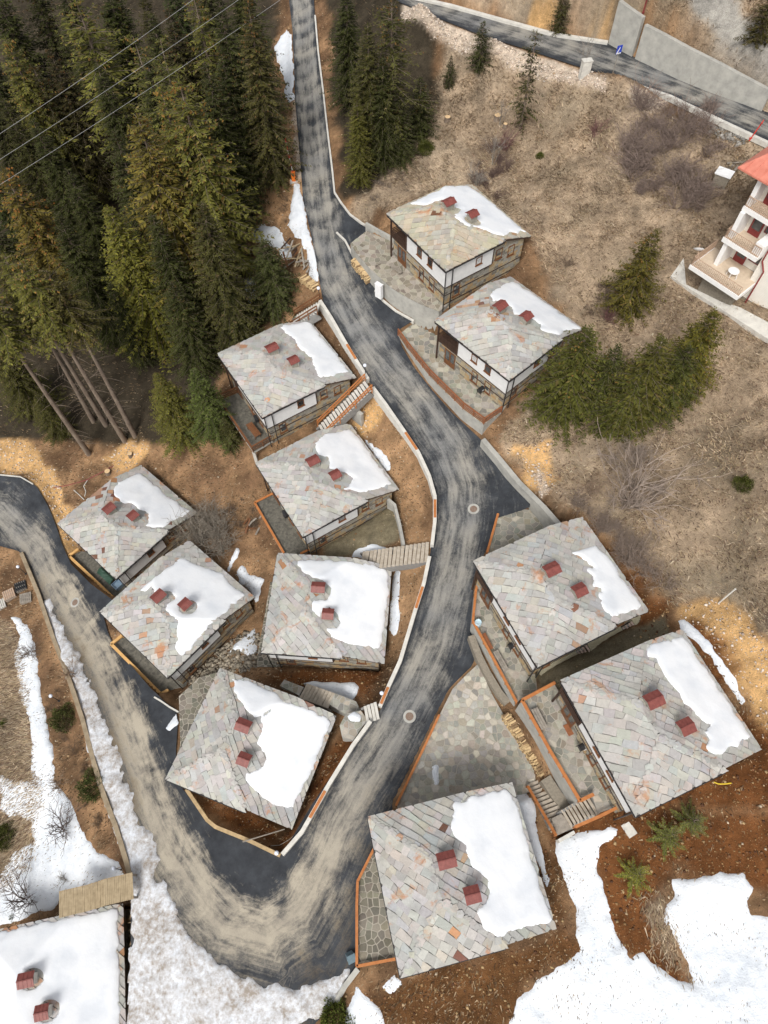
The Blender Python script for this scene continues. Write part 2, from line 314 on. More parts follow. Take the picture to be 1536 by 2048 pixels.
LANE = [cw('I', 1.5, -9.2)[:2], cw('I', 11.5, -9.2)[:2], cw('J', 11.2, .2)[:2], cw('J', .8, .2)[:2]]
# the bank beside the lower road falls off behind its wall, the plots below the road lie lower than it
W1A = [(640, 600), (662, 634), (690, 683), (714, 722), (736, 757)]
W1B = [(746, 774), (770, 806), (806, 858), (837, 904), (859, 952), (870, 992), (870, 1040), (864, 1090)]
W1C = [(859, 1112), (848, 1165), (830, 1222), (800, 1322), (779, 1368), (760, 1412)]
W1D = [(741, 1442), (706, 1490), (658, 1568), (604, 1663), (564, 1709)]
W1E = [(560, 1711), (500, 1682), (431, 1654), (414, 1640), (389, 1603), (372, 1578)]
W2 = [(42, 1105), (76, 1187), (104, 1270), (135, 1350), (165, 1440), (186, 1520), (207, 1590), (230, 1650), (252, 1722), (259, 1750)]
W3 = [(966, 878), (1000, 918), (1038, 964), (1088, 1014), (1118, 1048)]
# ---------------------------------------------------------------- ground colours (what the soil itself is, by place)
def zone(P, edge=.6, ns=2.2, amp=1.3, seed=0):
    d = sdf(GP(P), XX, YY)+fbm(XX, YY, ns, 4, 40+seed)*amp*2
    return (1-sst(-edge, edge, d))[..., None]
n1 = fbm(XX, YY, 9, 4, 11)[..., None]; n2 = fbm(XX, YY, 1.3, 4, 12)[..., None]; n3 = fbm(XX, YY, 3.5, 4, 13)[..., None]
C3 = lambda *c: np.array(c)
tan = C3(.36, .27, .185)*(1+n2*1.0)*(1+n3*.5)+C3(.03, .0, -.012)*n1*2
olive = C3(.27, .215, .15)*(1+n2*.9)
tan = tan*(1-sst(-.05, .22, n1))+olive*sst(-.05, .22, n1)
brown = C3(.20, .118, .066)*(1+n2*1.1)*(1+n3*.8); clay = C3(.60, .37, .165)*(1+n2*.7)*(1+n3*.4); rust = C3(.165, .067, .024)*(1+n2*1.2)*(1+n3*.6)
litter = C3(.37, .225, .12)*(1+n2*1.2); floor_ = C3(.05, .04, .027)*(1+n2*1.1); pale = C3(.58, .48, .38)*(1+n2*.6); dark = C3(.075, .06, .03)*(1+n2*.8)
mx_ = sst(-.22, .22, fbm(XX, YY, 2.4, 4, 17))[..., None]; GC = (brown*.8)*(1-mx_)+(litter*.75+brown*.2)*mx_
Z = {}
def lay(name, col, polys, **k):
    global GC
    m = 0
    for i, P in enumerate(polys): m = np.maximum(m, zone(P, seed=i+len(Z)*3, **k))
    Z[name] = m[..., 0]; GC = GC*(1-m)+col*m
lay('grass', tan, [[(690, 420), (760, 330), (900, 90), (1000, 95), (1150, 150), (1536, 290), (1700, 350), (1700, 1300), (1536, 1250), (1440, 1210), (1350, 1190), (1280, 1120), (1200, 1040), (1120, 1000), (1040, 900), (1020, 850), (1160, 660), (1060, 470), (900, 370), (790, 410), (740, 450)],
                   [(880, 570), (1080, 460), (1185, 640), (1150, 700), (1015, 850), (985, 885), (1060, 960), (1200, 900), (1200, 500), (1050, 400)], [(820, -60), (1216, -40), (1216, 70), (1100, 55), (950, 10)], [(1225, -60), (1700, -60), (1700, 230), (1540, 190), (1400, 120), (1290, 60), (1230, 12)]])
m_ = (sst(30, 36, XX)*sst(16, 24, YY))[..., None]; GC = GC*(1-m_)+tan*m_; Z['grass'] = np.maximum(Z['grass'], m_[..., 0])
lay('field', tan*.92, [[(-80, 1230), (30, 1240), (60, 1350), (60, 1500), (90, 1600), (60, 1750), (-80, 1800)], [(1270, 1790), (1320, 1790), (1340, 1880), (1390, 1960), (1330, 1930), (1290, 1850)]])
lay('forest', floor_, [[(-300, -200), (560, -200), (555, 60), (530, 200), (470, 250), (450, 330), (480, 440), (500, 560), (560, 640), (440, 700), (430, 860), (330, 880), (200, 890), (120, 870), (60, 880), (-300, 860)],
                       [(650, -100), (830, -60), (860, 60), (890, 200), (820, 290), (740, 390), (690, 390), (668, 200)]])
lay('litter', litter, [[(745, 800), (800, 870), (850, 960), (860, 1090), (800, 1100), (790, 1000), (700, 850), (710, 800)], [(480, 250), (550, 180), (590, 200), (600, 340), (600, 440), (560, 480), (500, 470), (470, 400)], [(800, 1120), (850, 1120), (800, 1320), (770, 1340), (790, 1200)]])
lay('clay', clay, [[(-60, 872), (70, 885), (122, 960), (150, 1050), (168, 1120), (128, 1100), (95, 1005), (40, 948), (-60, 935)], [(1350, 1205), (1440, 1195), (1536, 1260), (1660, 1340), (1660, 1540), (1540, 1500), (1500, 1420), (1450, 1335), (1390, 1255)],
                   [(200, 915), (260, 880), (300, 890), (290, 920), (230, 950)], [(690, 860), (735, 800), (760, 830), (740, 880)], [(1030, 900), (1090, 890), (1110, 960), (1090, 1000), (1060, 960)], [(1060, 48), (1210, 76), (1212, 62), (1080, 34)]], edge=.4)
lay('rust', rust, [[(1140, 1030), (1190, 1060), (1230, 1120), (1290, 1190), (1340, 1205), (1380, 1260), (1440, 1360), (1500, 1440), (1560, 1460), (1640, 1500), (1640, 1640), (1500, 1600), (1300, 1620), (1250, 1560), (1500, 1500), (1400, 1350), (1350, 1270), (1290, 1270), (1280, 1220), (1190, 1100)],
                   [(1090, 1600), (1250, 1620), (1400, 1620), (1640, 1640), (1640, 1850), (1500, 1790), (1350, 1750), (1290, 1820), (1300, 1880), (1360, 1960), (1270, 1930), (1210, 1860), (1190, 1740), (1130, 1720), (1110, 1680)],
                   [(560, 1690), (620, 1580), (700, 1440), (740, 1450), (600, 1660)], [(520, 1350), (690, 1340), (780, 1320), (740, 1400), (600, 1385)], [(1390, 1250), (1420, 1290), (1500, 1420), (1490, 1440), (1430, 1360)], [(380, 1590), (560, 1640), (570, 1700), (420, 1640)]])
lay('dark', rust*.65+dark*.3, [[(720, 1990), (800, 1960), (1010, 1900), (1115, 1860), (1170, 1890), (1060, 1960), (1010, 2060), (740, 2060)], [(1060, 1640), (1090, 1700), (1130, 1850), (1160, 1890), (1110, 1870), (1070, 1720)]])
lay('lane', dark*2+.05, [[(1060, 1345), (1330, 1230), (1340, 1290), (1100, 1390)], [(640, 1060), (790, 1000), (800, 1080), (720, 1110), (650, 1115)]], amp=.3, edge=.2)
lay('pale', pale, [[(810, 8), (960, 75), (1050, 105), (1150, 135), (1215, 160), (1210, 178), (1120, 160), (1030, 142), (900, 90), (800, 45)], [(590, 190), (598, 270), (604, 350), (598, 360), (592, 290), (584, 200)], [(1250, 175), (1340, 200), (1310, 230), (1280, 215)], [(1080, 930), (1110, 980), (1080, 1000), (1060, 950)]], edge=.3, amp=.6)
lay('track', C3(.33, .31, .275)*(1+n2*.7), [[(1350, -60), (1440, -60), (1500, 40), (1580, 100), (1640, 130), (1640, 215), (1536, 160), (1460, 100), (1400, 40)]], edge=.5, amp=.6)
m_ = NT('ground_soil'); f1 = m_.noise(9, 10, .75); f2 = m_.noise(38, 6, .7); f3 = m_.noise(1.7, 7, .7)
s_ = m_.math('MULTIPLY', m_.math('MULTIPLY_ADD', f1, 1.7, .15), m_.math('MULTIPLY', m_.math('MULTIPLY_ADD', f2, .9, .55), m_.math('MULTIPLY_ADD', f3, 1.6, .2)))
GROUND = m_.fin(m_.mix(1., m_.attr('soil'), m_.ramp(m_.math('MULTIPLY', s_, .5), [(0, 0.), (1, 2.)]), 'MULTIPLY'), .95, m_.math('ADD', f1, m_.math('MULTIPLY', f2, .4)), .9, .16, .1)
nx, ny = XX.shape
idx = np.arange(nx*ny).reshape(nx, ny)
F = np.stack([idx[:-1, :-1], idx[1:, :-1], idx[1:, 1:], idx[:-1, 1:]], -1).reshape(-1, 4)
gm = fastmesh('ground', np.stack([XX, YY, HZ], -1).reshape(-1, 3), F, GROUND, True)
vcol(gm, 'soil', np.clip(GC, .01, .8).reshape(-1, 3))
tag(obj('ground', gm), kind='structure')
# ---------------------------------------------------------------- sheets cut along a smooth outline
def sheet(f, X, Y, zf):
    """triangulated sheet over the cells where f < 0, cut cleanly along f = 0. returns verts, faces, f at verts"""
    nx, ny = f.shape; vid = {}; V = []; fv = []
    def node(i, j):
        k = (i, j)
        if k not in vid: vid[k] = len(V); V.append((X[i], Y[j])); fv.append(f[i, j])
        return vid[k]
    def edge(a, b):
        if a > b: a, b = b, a
        k = (a, b)
        if k not in vid:
            t = f[a]/(f[a]-f[b]); t = min(max(t, .02), .98); vid[k] = len(V)
            V.append((X[a[0]]+(X[b[0]]-X[a[0]])*t, Y[a[1]]+(Y[b[1]]-Y[a[1]])*t)); fv.append(0.)
        return vid[k]
    ins = f < 0; cnt = ins[:-1, :-1].astype(int)+ins[1:, :-1]+ins[1:, 1:]+ins[:-1, 1:]; Fc = []
    for i, j in zip(*np.nonzero(cnt)):
        c = [(i, j), (i+1, j), (i+1, j+1), (i, j+1)]
        if cnt[i, j] == 4: Fc.append(tuple(node(*q) for q in c)); continue
        p = []
        for k in range(4):
            a, b = c[k], c[(k+1) % 4]
            if ins[a]: p.append(node(*a))
            if ins[a] != ins[b]: p.append(edge(a, b))
        if len(p) > 2: Fc.append(tuple(p))
    V = np.array(V); return V, Fc, np.array(fv), vid
def grid_for(P, st, pad=1.5):
    P = np.array([p[:2] for p in P]); a = P.min(0)-pad; b = P.max(0)+pad
    return np.arange(a[0], b[0]+st, st), np.arange(a[1], b[1]+st, st)
def centre_uv(line, x, y):
    L = np.array([p[:2] for p in line]); acc = 0; best = np.full(len(x), 1e9); s = np.zeros(len(x)); t = np.zeros(len(x))
    for a, b in zip(L[:-1], L[1:]):
        e = b-a; n = np.hypot(*e); q = np.clip(((x-a[0])*e[0]+(y-a[1])*e[1])/n**2, 0, 1); dx = x-a[0]-q*e[0]; dy = y-a[1]-q*e[1]; d = np.hypot(dx, dy); m = d < best
        best = np.where(m, d, best); s = np.where(m, acc+q*n, s); t = np.where(m, (e[0]*dy-e[1]*dx)/n, t); acc += n
    return s, t
CLINE = [(601, -60), (603, 0), (612, 130), (623, 240), (635, 370), (650, 480), (668, 560), (700, 625), (750, 700), (800, 760), (850, 825), (900, 900), (925, 970), (925, 1040), (910, 1130), (890, 1210), (870, 1280), (845, 1340), (810, 1410), (770, 1480), (720, 1560), (675, 1640), (635, 1730),
         (590, 1810), (530, 1850), (460, 1830), (400, 1770), (350, 1690), (310, 1600), (275, 1500), (240, 1400), (200, 1310), (150, 1225), (110, 1160), (70, 1090), (0, 1020), (-90, 1000)]
def road(name, P, zf, line, mat, label):
    X, Y = grid_for(P, .4); A, B = np.meshgrid(X, Y, indexing='ij'); V, Fc, fv, _ = sheet(sdf(P, A, B), X, Y, None)
    z = zf(V[:, 0], V[:, 1]); me = mesh(name, np.column_stack([V, z]), Fc, mat, smooth=True)
    s, t = centre_uv(line, V[:, 0], V[:, 1]); vcol(me, 'lane', np.column_stack([s, t, fv]))
    return tag(obj(name, me), label, None, None, 'structure')
def asphalt(name, light):
    m = NT(name); sep = m.n('ShaderNodeSeparateColor'); m.l(m.attr('lane'), sep.inputs[0]); s, t, e = sep.outputs
    cmb = m.n('ShaderNodeCombineXYZ'); m.l(m.math('MULTIPLY', s, .30), cmb.inputs[0]); m.l(m.math('MULTIPLY', t, 2.1), cmb.inputs[1])
    streak = m.noise(1.1, 8, .68, cmb.outputs[0], .4); blot = m.noise(.42, 8, .66, None, .5); grain = m.noise(45, 3, .7); fine = m.noise(4.5, 8, .75)
    at_ = m.math('ABSOLUTE', t); mid = m.ramp(m.math('DIVIDE', at_, 4.), [(.0, 1.), (.3, .85), (.62, .2), (.85, .0)])
    cen = lambda v, g: m.math('MULTIPLY', m.math('SUBTRACT', v, .5), g)
    rng = lambda st: m.ramp(m.math('DIVIDE', s, 200), st)
    sand = m.math('MULTIPLY_ADD', mid, .62, -.12)
    for v, g in ((streak, 2.2), (blot, 1.6), (fine, 1.0), (grain, .9)): sand = m.math('ADD', sand, cen(v, g))
    trk = m.ramp(m.math('DIVIDE', at_, 4.), [(.10, 0.), (.17, 1.), (.27, 1.), (.36, 0.)]); sand = m.math('ADD', sand, m.math('MULTIPLY', m.math('MULTIPLY', trk, streak), .5))
    # cross ripples of grit on the steep upper stretch
    rip = m.math('SINE', m.math('ADD', m.math('MULTIPLY', s, 2*math.pi/2.7), m.math('ADD', m.math('MULTIPLY', m.math('MULTIPLY', t, t), .7), m.math('MULTIPLY', blot, 8.))))
    sand = m.math('ADD', sand, m.math('MULTIPLY', m.math('MULTIPLY', rip, mid), rng([(.0, .22), (.24, .22), (.32, .08), (.45, 0.)])))
    # the hairpin and the lower road are thick with grit on the outside, swept black on the inside
    low = rng([(.53, 0.), (.60, 1.), (.83, 1.), (.90, .1)]); hair = rng([(.56, 0.), (.60, 1.), (.66, 1.), (.71, 0.)]); side = m.ramp(m.math('MULTIPLY_ADD', m.math('ADD', t, m.math('ADD', cen(blot, 3.5), cen(streak, 2.5))), .08, .5), [(.26, 0.), (.36, .55), (.5, 1.)])
    sand = m.math('ADD', sand, m.math('MULTIPLY', m.math('MULTIPLY', low, light), m.math('MULTIPLY_ADD', side, .9, -.62)))
    edge_ = m.ramp(m.math('DIVIDE', m.math('MULTIPLY', e, -1.), 3.), [(.02, 0.), (.2, 1.)]); sand = m.math('ADD', sand, m.math('MULTIPLY_ADD', edge_, .3, -.3))
    k = m.ramp(m.math('MULTIPLY_ADD', sand, .5, .25), [(.22, 0.), (.38, .28), (.56, .72), (.75, 1.)])
    tar = m.ramp(m.noise(.7, 6, .65), [(.3, (.018, .02, .024)), (.7, (.05, .055, .063))])
    dust = m.ramp(m.noise(.25, 4, .5), [(.35, (.22, .218, .21)), (.65, (.31, .29, .25))])
    dust = m.mix(low, dust, m.ramp(blot, [(.35, (.28, .25, .205)), (.6, (.40, .355, .28))])); wet = m.ramp(m.math('MULTIPLY_ADD', m.math('ADD', m.math('MULTIPLY_ADD', hair, -2.4, t), m.math('ADD', cen(blot, 5.), cen(streak, 3.))), .08, .0), [(.06, 0.), (.20, 1.)])
    dust = m.mix(m.math('MULTIPLY', wet, low), dust, (.15, .115, .075)); c = m.mix(k, tar, dust); c = m.mix(.6, c, m.ramp(grain, [(.25, .45), (.75, 1.5)]), 'MULTIPLY')
    return m.fin(c, m.ramp(k, [(0, .72), (1, .95)]), grain, .35, .015, .25)
ASPH = asphalt('asphalt', 1.)
CW_ = on(RZ, CLINE); road('road', ROADW, RZ, CW_, ASPH, 'asphalt village road with grit streaks bending round a hairpin')
ASPH2 = asphalt('asphalt_upper', .6)
road('upper_road', UPW, UZ, on(UZ, [(780, -35), (850, 5), (1000, 52), (1150, 100), (1350, 170), (1520, 240), (1640, 300)]), ASPH2, 'patched asphalt road below the tall concrete wall')
# ---------------------------------------------------------------- cottage materials
M = {}
t = NT('roof_stone'); a = t.noise(5, 8, .7); b = t.noise(.8, 3, .5); r_ = t.noise(.55, 5, .7, None, .6); g_ = t.noise(24, 5, .7)
s = t.math('MULTIPLY', t.math('MULTIPLY_ADD', a, .5, .75), t.math('MULTIPLY_ADD', g_, .35, .83)); c = t.mix(1., t.ocol(), t.ramp(t.math('MULTIPLY', s, .5), [(0, 0.), (1, 2.)]), 'MULTIPLY')
c = t.mix(t.ramp(r_, [(.575, 0.), (.64, .5), (.70, .85)]), c, (.44, .2, .09)); c = t.mix(t.ramp(b, [(.52, 0.), (.75, .5)]), c, (.25, .243, .222))
M['slab'] = t.fin(c, .82, t.math('ADD', a, g_), .5, .025)
M['flag'] = tinted('paving_stone', .35, 7., .85, .5, .02)
M['plaster'] = simple('white_plaster', (.62, .62, .61), (.72, .72, .71), 2.5, .9, .12)
M['stonecore'] = simple('mortar', (.19, .165, .13), (.30, .265, .21), 6, .95, .5)
M['wood'] = simple('dark_timber', (.035, .02, .014), (.075, .042, .028), 5, .7, .3, stretch=(1, 1, .2))
M['brown'] = simple('brown_joinery', (.12, .05, .022), (.20, .085, .035), 4, .55, .2)
M['orange'] = simple('orange_stained_timber', (.36, .125, .038), (.50, .20, .065), 3, .65, .3)
M['pine'] = simple('fresh_yellow_timber', (.52, .29, .10), (.68, .42, .17), 3, .7, .3)
M['red'] = simple('red_tin', (.15, .038, .031), (.24, .070, .056), 4, .5, .1, .45)
M['conc'] = simple('concrete', (.30, .295, .27), (.47, .455, .41), 1.2, .92, .3)
M['concw'] = simple('pale_concrete', (.48, .46, .42), (.66, .64, .58), 1.6, .92, .3)
M['metal'] = simple('black_metal', (.012, .012, .013), (.03, .03, .032), 6, .45, .1, .5)
M['grey'] = simple('grey_timber', (.20, .175, .145), (.36, .32, .27), 3, .85, .3, stretch=(1, 1, 1))
M['under'] = simple('roof_lining', (.17, .165, .155), (.25, .242, .228), 3, .9, .3)
t = NT('window_glass'); t.b.inputs['Coat Weight'].default_value = .3
M['glass'] = t.fin(t.ramp(t.noise(.9, 2), [(.4, (.03, .035, .04)), (.65, (.10, .11, .115))]), .12, None, spec=.6)
t = NT('snow'); a = t.noise(3, 6, .6); b = t.noise(.5, 4, .5); t.b.inputs['Subsurface Weight'].default_value = 0
M['snow'] = t.fin(t.ramp(b, [(.3, (.70, .73, .77)), (.5, (.80, .82, .845)), (.7, (.84, .855, .87))]), .75, t.math('ADD', t.math('MULTIPLY', a, .3), b), .35, .12, .2)
t = NT('snow_dirty'); a = t.noise(2.6, 9, .75); b = t.noise(.45, 5, .6); c = t.noise(14, 4, .7)
k = t.ramp(t.math('ADD', t.math('MULTIPLY', a, .6), t.math('MULTIPLY', b, .4)), [(.40, 0.), (.49, .35), (.6, .9)])
t_ = NT('field_snow'); a_ = t_.noise(1.6, 7, .65); b_ = t_.noise(.3, 4, .5); c_ = t_.noise(9, 4, .6)
M['gsnow'] = t_.fin(t_.ramp(t_.math('ADD', t_.math('MULTIPLY', a_, .5), t_.math('MULTIPLY', b_, .5)), [(.33, (.56, .60, .65)), (.5, (.71, .74, .775)), (.68, (.78, .80, .83))]), .8, t_.math('ADD', a_, t_.math('MULTIPLY', c_, .3)), .8, .16, .15)
M['dsnow'] = t.fin(t.mix(k, t.ramp(c, [(.3, (.58, .61, .66)), (.7, (.76, .785, .82))]), (.26, .21, .16)), .8, t.math('ADD', a, t.math('MULTIPLY', c, .4)), .6, .1, .2)
STONE = [(0.405, 0.393, 0.367), (0.436, 0.43, 0.405), (0.38, 0.372, 0.349), (0.448, 0.43, 0.393), (0.423, 0.401, 0.364), (0.399, 0.401, 0.395), (0.473, 0.451, 0.414), (0.362, 0.352, 0.333)]
WARM = [(.42, .395, .345), (.43, .395, .34), (.41, .37, .325)]; RUSTY = [(.42, .23, .13), (.38, .19, .10), (.42, .28, .19), (.36, .22, .15), (.17, .08, .055)]
def vary(c, a=.09): s = 1+random.uniform(-a, a); return tuple(min(.9, x*s*(1+random.uniform(-.04, .04))) for x in c)
OFF = (CD/2, -CW/2, -CH)                                   # the cottage's own origin: the middle of its base
def clip(poly, n, d):
    out = []
    for i in range(len(poly)):
        a = poly[i]; b = poly[(i+1) % len(poly)]; fa = a[0]*n[0]+a[1]*n[1]-d; fb = b[0]*n[0]+b[1]*n[1]-d
        if fa <= 0: out.append(a)
        if (fa < 0) != (fb < 0) and fa != fb: t = fa/(fa-fb); out.append((a[0]+(b[0]-a[0])*t, a[1]+(b[1]-a[1])*t))
    return out
def area(P): return abs(sum(P[i][0]*P[(i+1) % len(P)][1]-P[(i+1) % len(P)][0]*P[i][1] for i in range(len(P))))/2
def clip_convex(P, Q):
    n = len(Q); s = sum(Q[i][0]*Q[(i+1) % n][1]-Q[(i+1) % n][0]*Q[i][1] for i in range(n)); Q = Q if s > 0 else Q[::-1]
    for i in range(n):
        a, b = Q[i], Q[(i+1) % n]; nn = (b[1]-a[1], -(b[0]-a[0])); P = clip(P, nn, nn[0]*a[0]+nn[1]*a[1])
        if len(P) < 3: return []
    return P
R = 3.72; NS = .22
FAC = {'front': [(0, 0), (R, -R), (R, -CW+R), (0, -CW)], 'south': [(0, -CW), (R, -CW+R), (2*R, -CW)], 'north': [(0, 0), (2*R, 0), (R, -R)],
       'rear': [(R, -R), (2*R, 0), (CD, 0), (CD, -CW+NS), (2*R, -CW+NS), (R, -CW+R)]}
def fz(fc, u, v):
    k = 1.44/R; return {'front': k*u, 'rear': 1.44-k*(u-R), 'north': -k*v, 'south': k*(v+CW)}[fc]
def slabset(seed):
    """irregular stone slabs laid in courses that run diagonally over all four slopes"""
    rg = random.Random(seed); out = []
    ph = [rg.uniform(0, 6.28) for _ in range(6)]
    def wav(p, r): return .10*math.sin(p*.55+ph[0]+r*.33)+.07*math.sin(p*1.25+ph[1]+r*.8)+.04*math.sin(p*2.7+ph[2]+r*1.7)
    q = -8.4; rows = []
    while q < 8.6: rows.append(q); q += rg.uniform(.42, .62)
    s2 = math.sqrt(.5)
    for r in range(len(rows)-1):
        p = -1.2-rg.random(); st = []
        while p < 16.5: st.append(p); p += rg.choice((.38, .5, .6, .7, .85, 1.0))*rg.uniform(.85, 1.15)
        sk = [rg.uniform(-.13, .13) for _ in st]
        for a, b, sk0, sk1 in zip(st[:-1], st[1:], sk[:-1], sk[1:]):
            g = .006
            pts = [(a+g+sk0, rows[r]+wav(a, r)+g), ((a+b)/2, rows[r]+wav((a+b)/2, r)+g+rg.uniform(-.05, .05)), (b-g+sk1, rows[r]+wav(b, r)+g), (b-g, rows[r+1]+wav(b, r+1)-g), (a+g, rows[r+1]+wav(a, r+1)-g)]
            pts = [(pp+rg.uniform(-.018, .018), qq+rg.uniform(-.03, .03)) for pp, qq in pts]
            uv = [((pp+qq)*s2, (qq-pp)*s2) for pp, qq in pts]     # p runs towards +u, -v ; q towards +u, +v
            for fc, poly in FAC.items():
                if fc == 'rear': ex = [(x+(.05 if x > CD-.1 else 0), y+(.05 if y > -.1 else -.05 if y < -CW+.3 else 0)) for x, y in poly]
                else: ex = [(x-(.05 if x < .01 else 0), y+(.05 if y > -.01 else -.05 if y < -CW+.01 else 0)) for x, y in poly]
                c = clip_convex(uv, ex)
                if len(c) < 3 or area(c) < .04: continue
                lowq = rows[r] if fc in ('front', 'south') else rows[r+1]; sg = 1 if fc in ('front', 'south') else -1
                th = rg.uniform(.08, .11); lift = rg.uniform(.0, .018); tw = rg.uniform(-.014, .014); cx = sum(x for x, _ in c)/len(c); cy = sum(y for _, y in c)/len(c)
                top = []
                for x, y in c:
                    qq = (x+y)*s2; t_ = min(1, max(0, 1-sg*(qq-lowq)/.75)); top.append(fz(fc, x, y)+.05+lift+.095*t_+tw*((x-cx)-(y-cy)))
                n = len(c); cz = fz(fc, cx, cy)
                ar = sum(c[i][0]*c[(i+1) % n][1]-c[(i+1) % n][0]*c[i][1] for i in range(n))
                o = list(range(n)) if ar > 0 else list(range(n))[::-1]
                V = [(c[i][0]-cx, c[i][1]-cy, top[i]-th-cz) for i in o]+[(c[i][0]-cx, c[i][1]-cy, top[i]-cz) for i in o]
                Fc = [tuple(range(n))[::-1], tuple(range(n, 2*n))]+[(i, (i+1) % n, n+(i+1) % n, n+i) for i in range(n)]
                out.append((mesh('roof_slab', V, Fc, M['slab']), (cx, cy, cz), rg.random()))
    # smaller broken cap stones along the ridge and the hips
    for a, b, j in (((R, -R), (R, -CW+R), .5), ((.35, -CW+.35), (R, -CW+R), .2), ((.3, -.3), (R, -R), .1), ((R, -CW+R), (2*R-.3, -CW+.3), .12)):
        L = math.hypot(b[0]-a[0], b[1]-a[1]); d = 0
        while d < L:
            w_ = rg.uniform(.3, .62); t_ = (d+w_/2)/L; cx = a[0]+(b[0]-a[0])*t_+rg.uniform(-j, j)*.5; cy = a[1]+(b[1]-a[1])*t_+rg.uniform(-j, j)*.5; n = rg.choice((4, 5, 5, 6)); an = rg.uniform(0, 6.28); d += w_*.85
            if not (0 < cx < CD): continue
            c = [(math.cos(an+6.283*i/n)*w_*rg.uniform(.45, .7), math.sin(an+6.283*i/n)*w_*rg.uniform(.4, .62)) for i in range(n)]; cz = float(roofz(cx, cy)); tx, ty = rg.uniform(-.1, .1), rg.uniform(-.1, .1)
            zt = [max(float(roofz(cx+x, cy+y)), cz-.1)+.17+tx*x+ty*y-cz for x, y in c]
            V = [(x, y, zt[i]-.06) for i, (x, y) in enumerate(c)]+[(x, y, zt[i]) for i, (x, y) in enumerate(c)]
            out.append((mesh('roof_slab', V, [tuple(range(n))[::-1], tuple(range(n, 2*n))]+[(i, (i+1) % n, n+(i+1) % n, n+i) for i in range(n)], M['slab']), (cx, cy, cz), rg.random()*.6))
    return out
SLABS = [slabset(s) for s in (3, 14, 29, 41)]
# ---------------------------------------------------------------- cottage pieces, built once and shared
def stones_on(rg, wallrects, mats):
    """proud cladding stones on a wall: rects = (axis, plane, a0, a1, z0, z1, outward sign)"""
    b = MB()
    for ax, pl, a0, a1, z0, z1, sg in wallrects:
        z = z0
        while z < z1-.12:
            h = min(rg.uniform(.22, .42), z1-z); a = a0
            while a < a1-.1:
                w_ = min(rg.uniform(.3, .75), a1-a); b.cur = rg.choice((0, 0, 1, 1, 2, 3)); d = rg.uniform(.02, .05); g = .015
                if ax == 'x': b.box(min(pl, pl+sg*d), max(pl, pl+sg*d), a+g, a+w_-g, z+g, z+h-g)
                else: b.box(a+g, a+w_-g, min(pl, pl+sg*d), max(pl, pl+sg*d), z+g, z+h-g)
                a += w_
            z += h
    return b
WS = [simple('wall_stone_sand', (.30, .245, .16), (.44, .37, .25), 5, .9, .4), simple('wall_stone_grey', (.24, .225, .19), (.37, .35, .30), 5, .9, .4), simple('wall_stone_ochre', (.33, .22, .11), (.44, .31, .17), 5, .9, .4), simple('wall_stone_dark', (.15, .135, .11), (.23, .21, .175), 5, .9, .4)]
X0, X1, Y0, Y1 = .6, 10.6, -.4, -9.4
def profile(b, P, y0, y1):
    n = len(P); b.add([(x, y0, z) for x, z in P]+[(x, y1, z) for x, z in P], [tuple(range(n))[::-1], tuple(range(n, 2*n))]+[(i, (i+1) % n, n+(i+1) % n, n+i) for i in range(n)])
PIE = {}
b = MB(); profile(b, [(X0, -9.2), (X1, -9.2), (X1, -1.42), (7.4, -.16), (X0, -.16)], -3.1, Y1); profile(b, [(X0, -9.2), (X1, -9.2), (X1, -1.42), (7.4, -.16), (2.1, -.16), (2.1, -2.6), (X0, -2.6)], Y0, -3.1)
PIE['wall'] = b.me('wall', M['stonecore'], OFF)
rg = random.Random(5)
b = stones_on(rg, [('x', X0, Y1, Y0, -7.5, -2.7, -1), ('y', Y1, X0, X1, -8.2, -2.7, -1), ('y', Y1, 6.4, X1, -2.7, -1.5, -1), ('y', Y1, 6.4, 8.2, -1.5, -.6, -1), ('y', Y0, X0, X1, -7.5, -2.7, 1), ('x', X1, Y1, Y0, -6.5, -1.6, 1)], WS)
PIE['wall_stones'] = b.me('wall_stones', WS, OFF)
b = MB(); b.box(.35, X0+.05, -9.65, -3.1, -2.6, -.14); b.box(X0, 6.3, -9.65, Y1+.05, -2.6, -.14); b.box(2.02, 7.2, Y0-.05, -.2, -2.6, -.2); b.box(2.0, 2.06, -3.1, -.4, -2.5, -.16); b.box(.6, 2.06, -3.16, -3.1, -2.6, -.16)
PIE['upper_wall'] = b.me('upper_wall', M['plaster'], OFF)
def beam(*a): b = MB(); b.box(*a); return b.me('beam', M['wood'], OFF)
PIE['beams'] = [beam(X0-.07, 6.3, -9.67, Y1+.0, -2.72, -2.602), beam(.33, X0, -9.66, -.3, -2.72, -2.602), beam(X0-.02, X1, Y1-.07, Y1, -4.0, -3.9), beam(X0-.07, X0, Y1, -2.9, -4.0, -3.9), beam(6.3, 6.42, -9.67, Y1+.02, -2.6, -.2), beam(X0, X1, Y1-.07, Y1, -5.2, -5.1)]
b = MB()
for fc, poly in FAC.items(): b.prism([(x, y) for x, y in poly], [fz(fc, x, y)-.14 for x, y in poly], [fz(fc, x, y)+.02 for x, y in poly])
PIE['roof'] = b.me('roof', M['under'], OFF)
def fas(a, c): b = MB(); b.bar(a, c, .05, .16); return b.me('fascia', M['wood'], OFF)
PIE['fascia'] = [fas((.0, .0, -.09), (0, -CW, -.09)), fas((0, -CW, -.09), (2*R, -CW, -.09)), fas((0, 0, -.09), (2*R, 0, -.09)), fas((2*R, -CW+NS, -.12), (CD, -CW+NS, -1.54)), fas((2*R, 0, -.12), (CD, 0, -1.54)), fas((CD, 0, -1.54), (CD, -CW+NS, -1.54))]
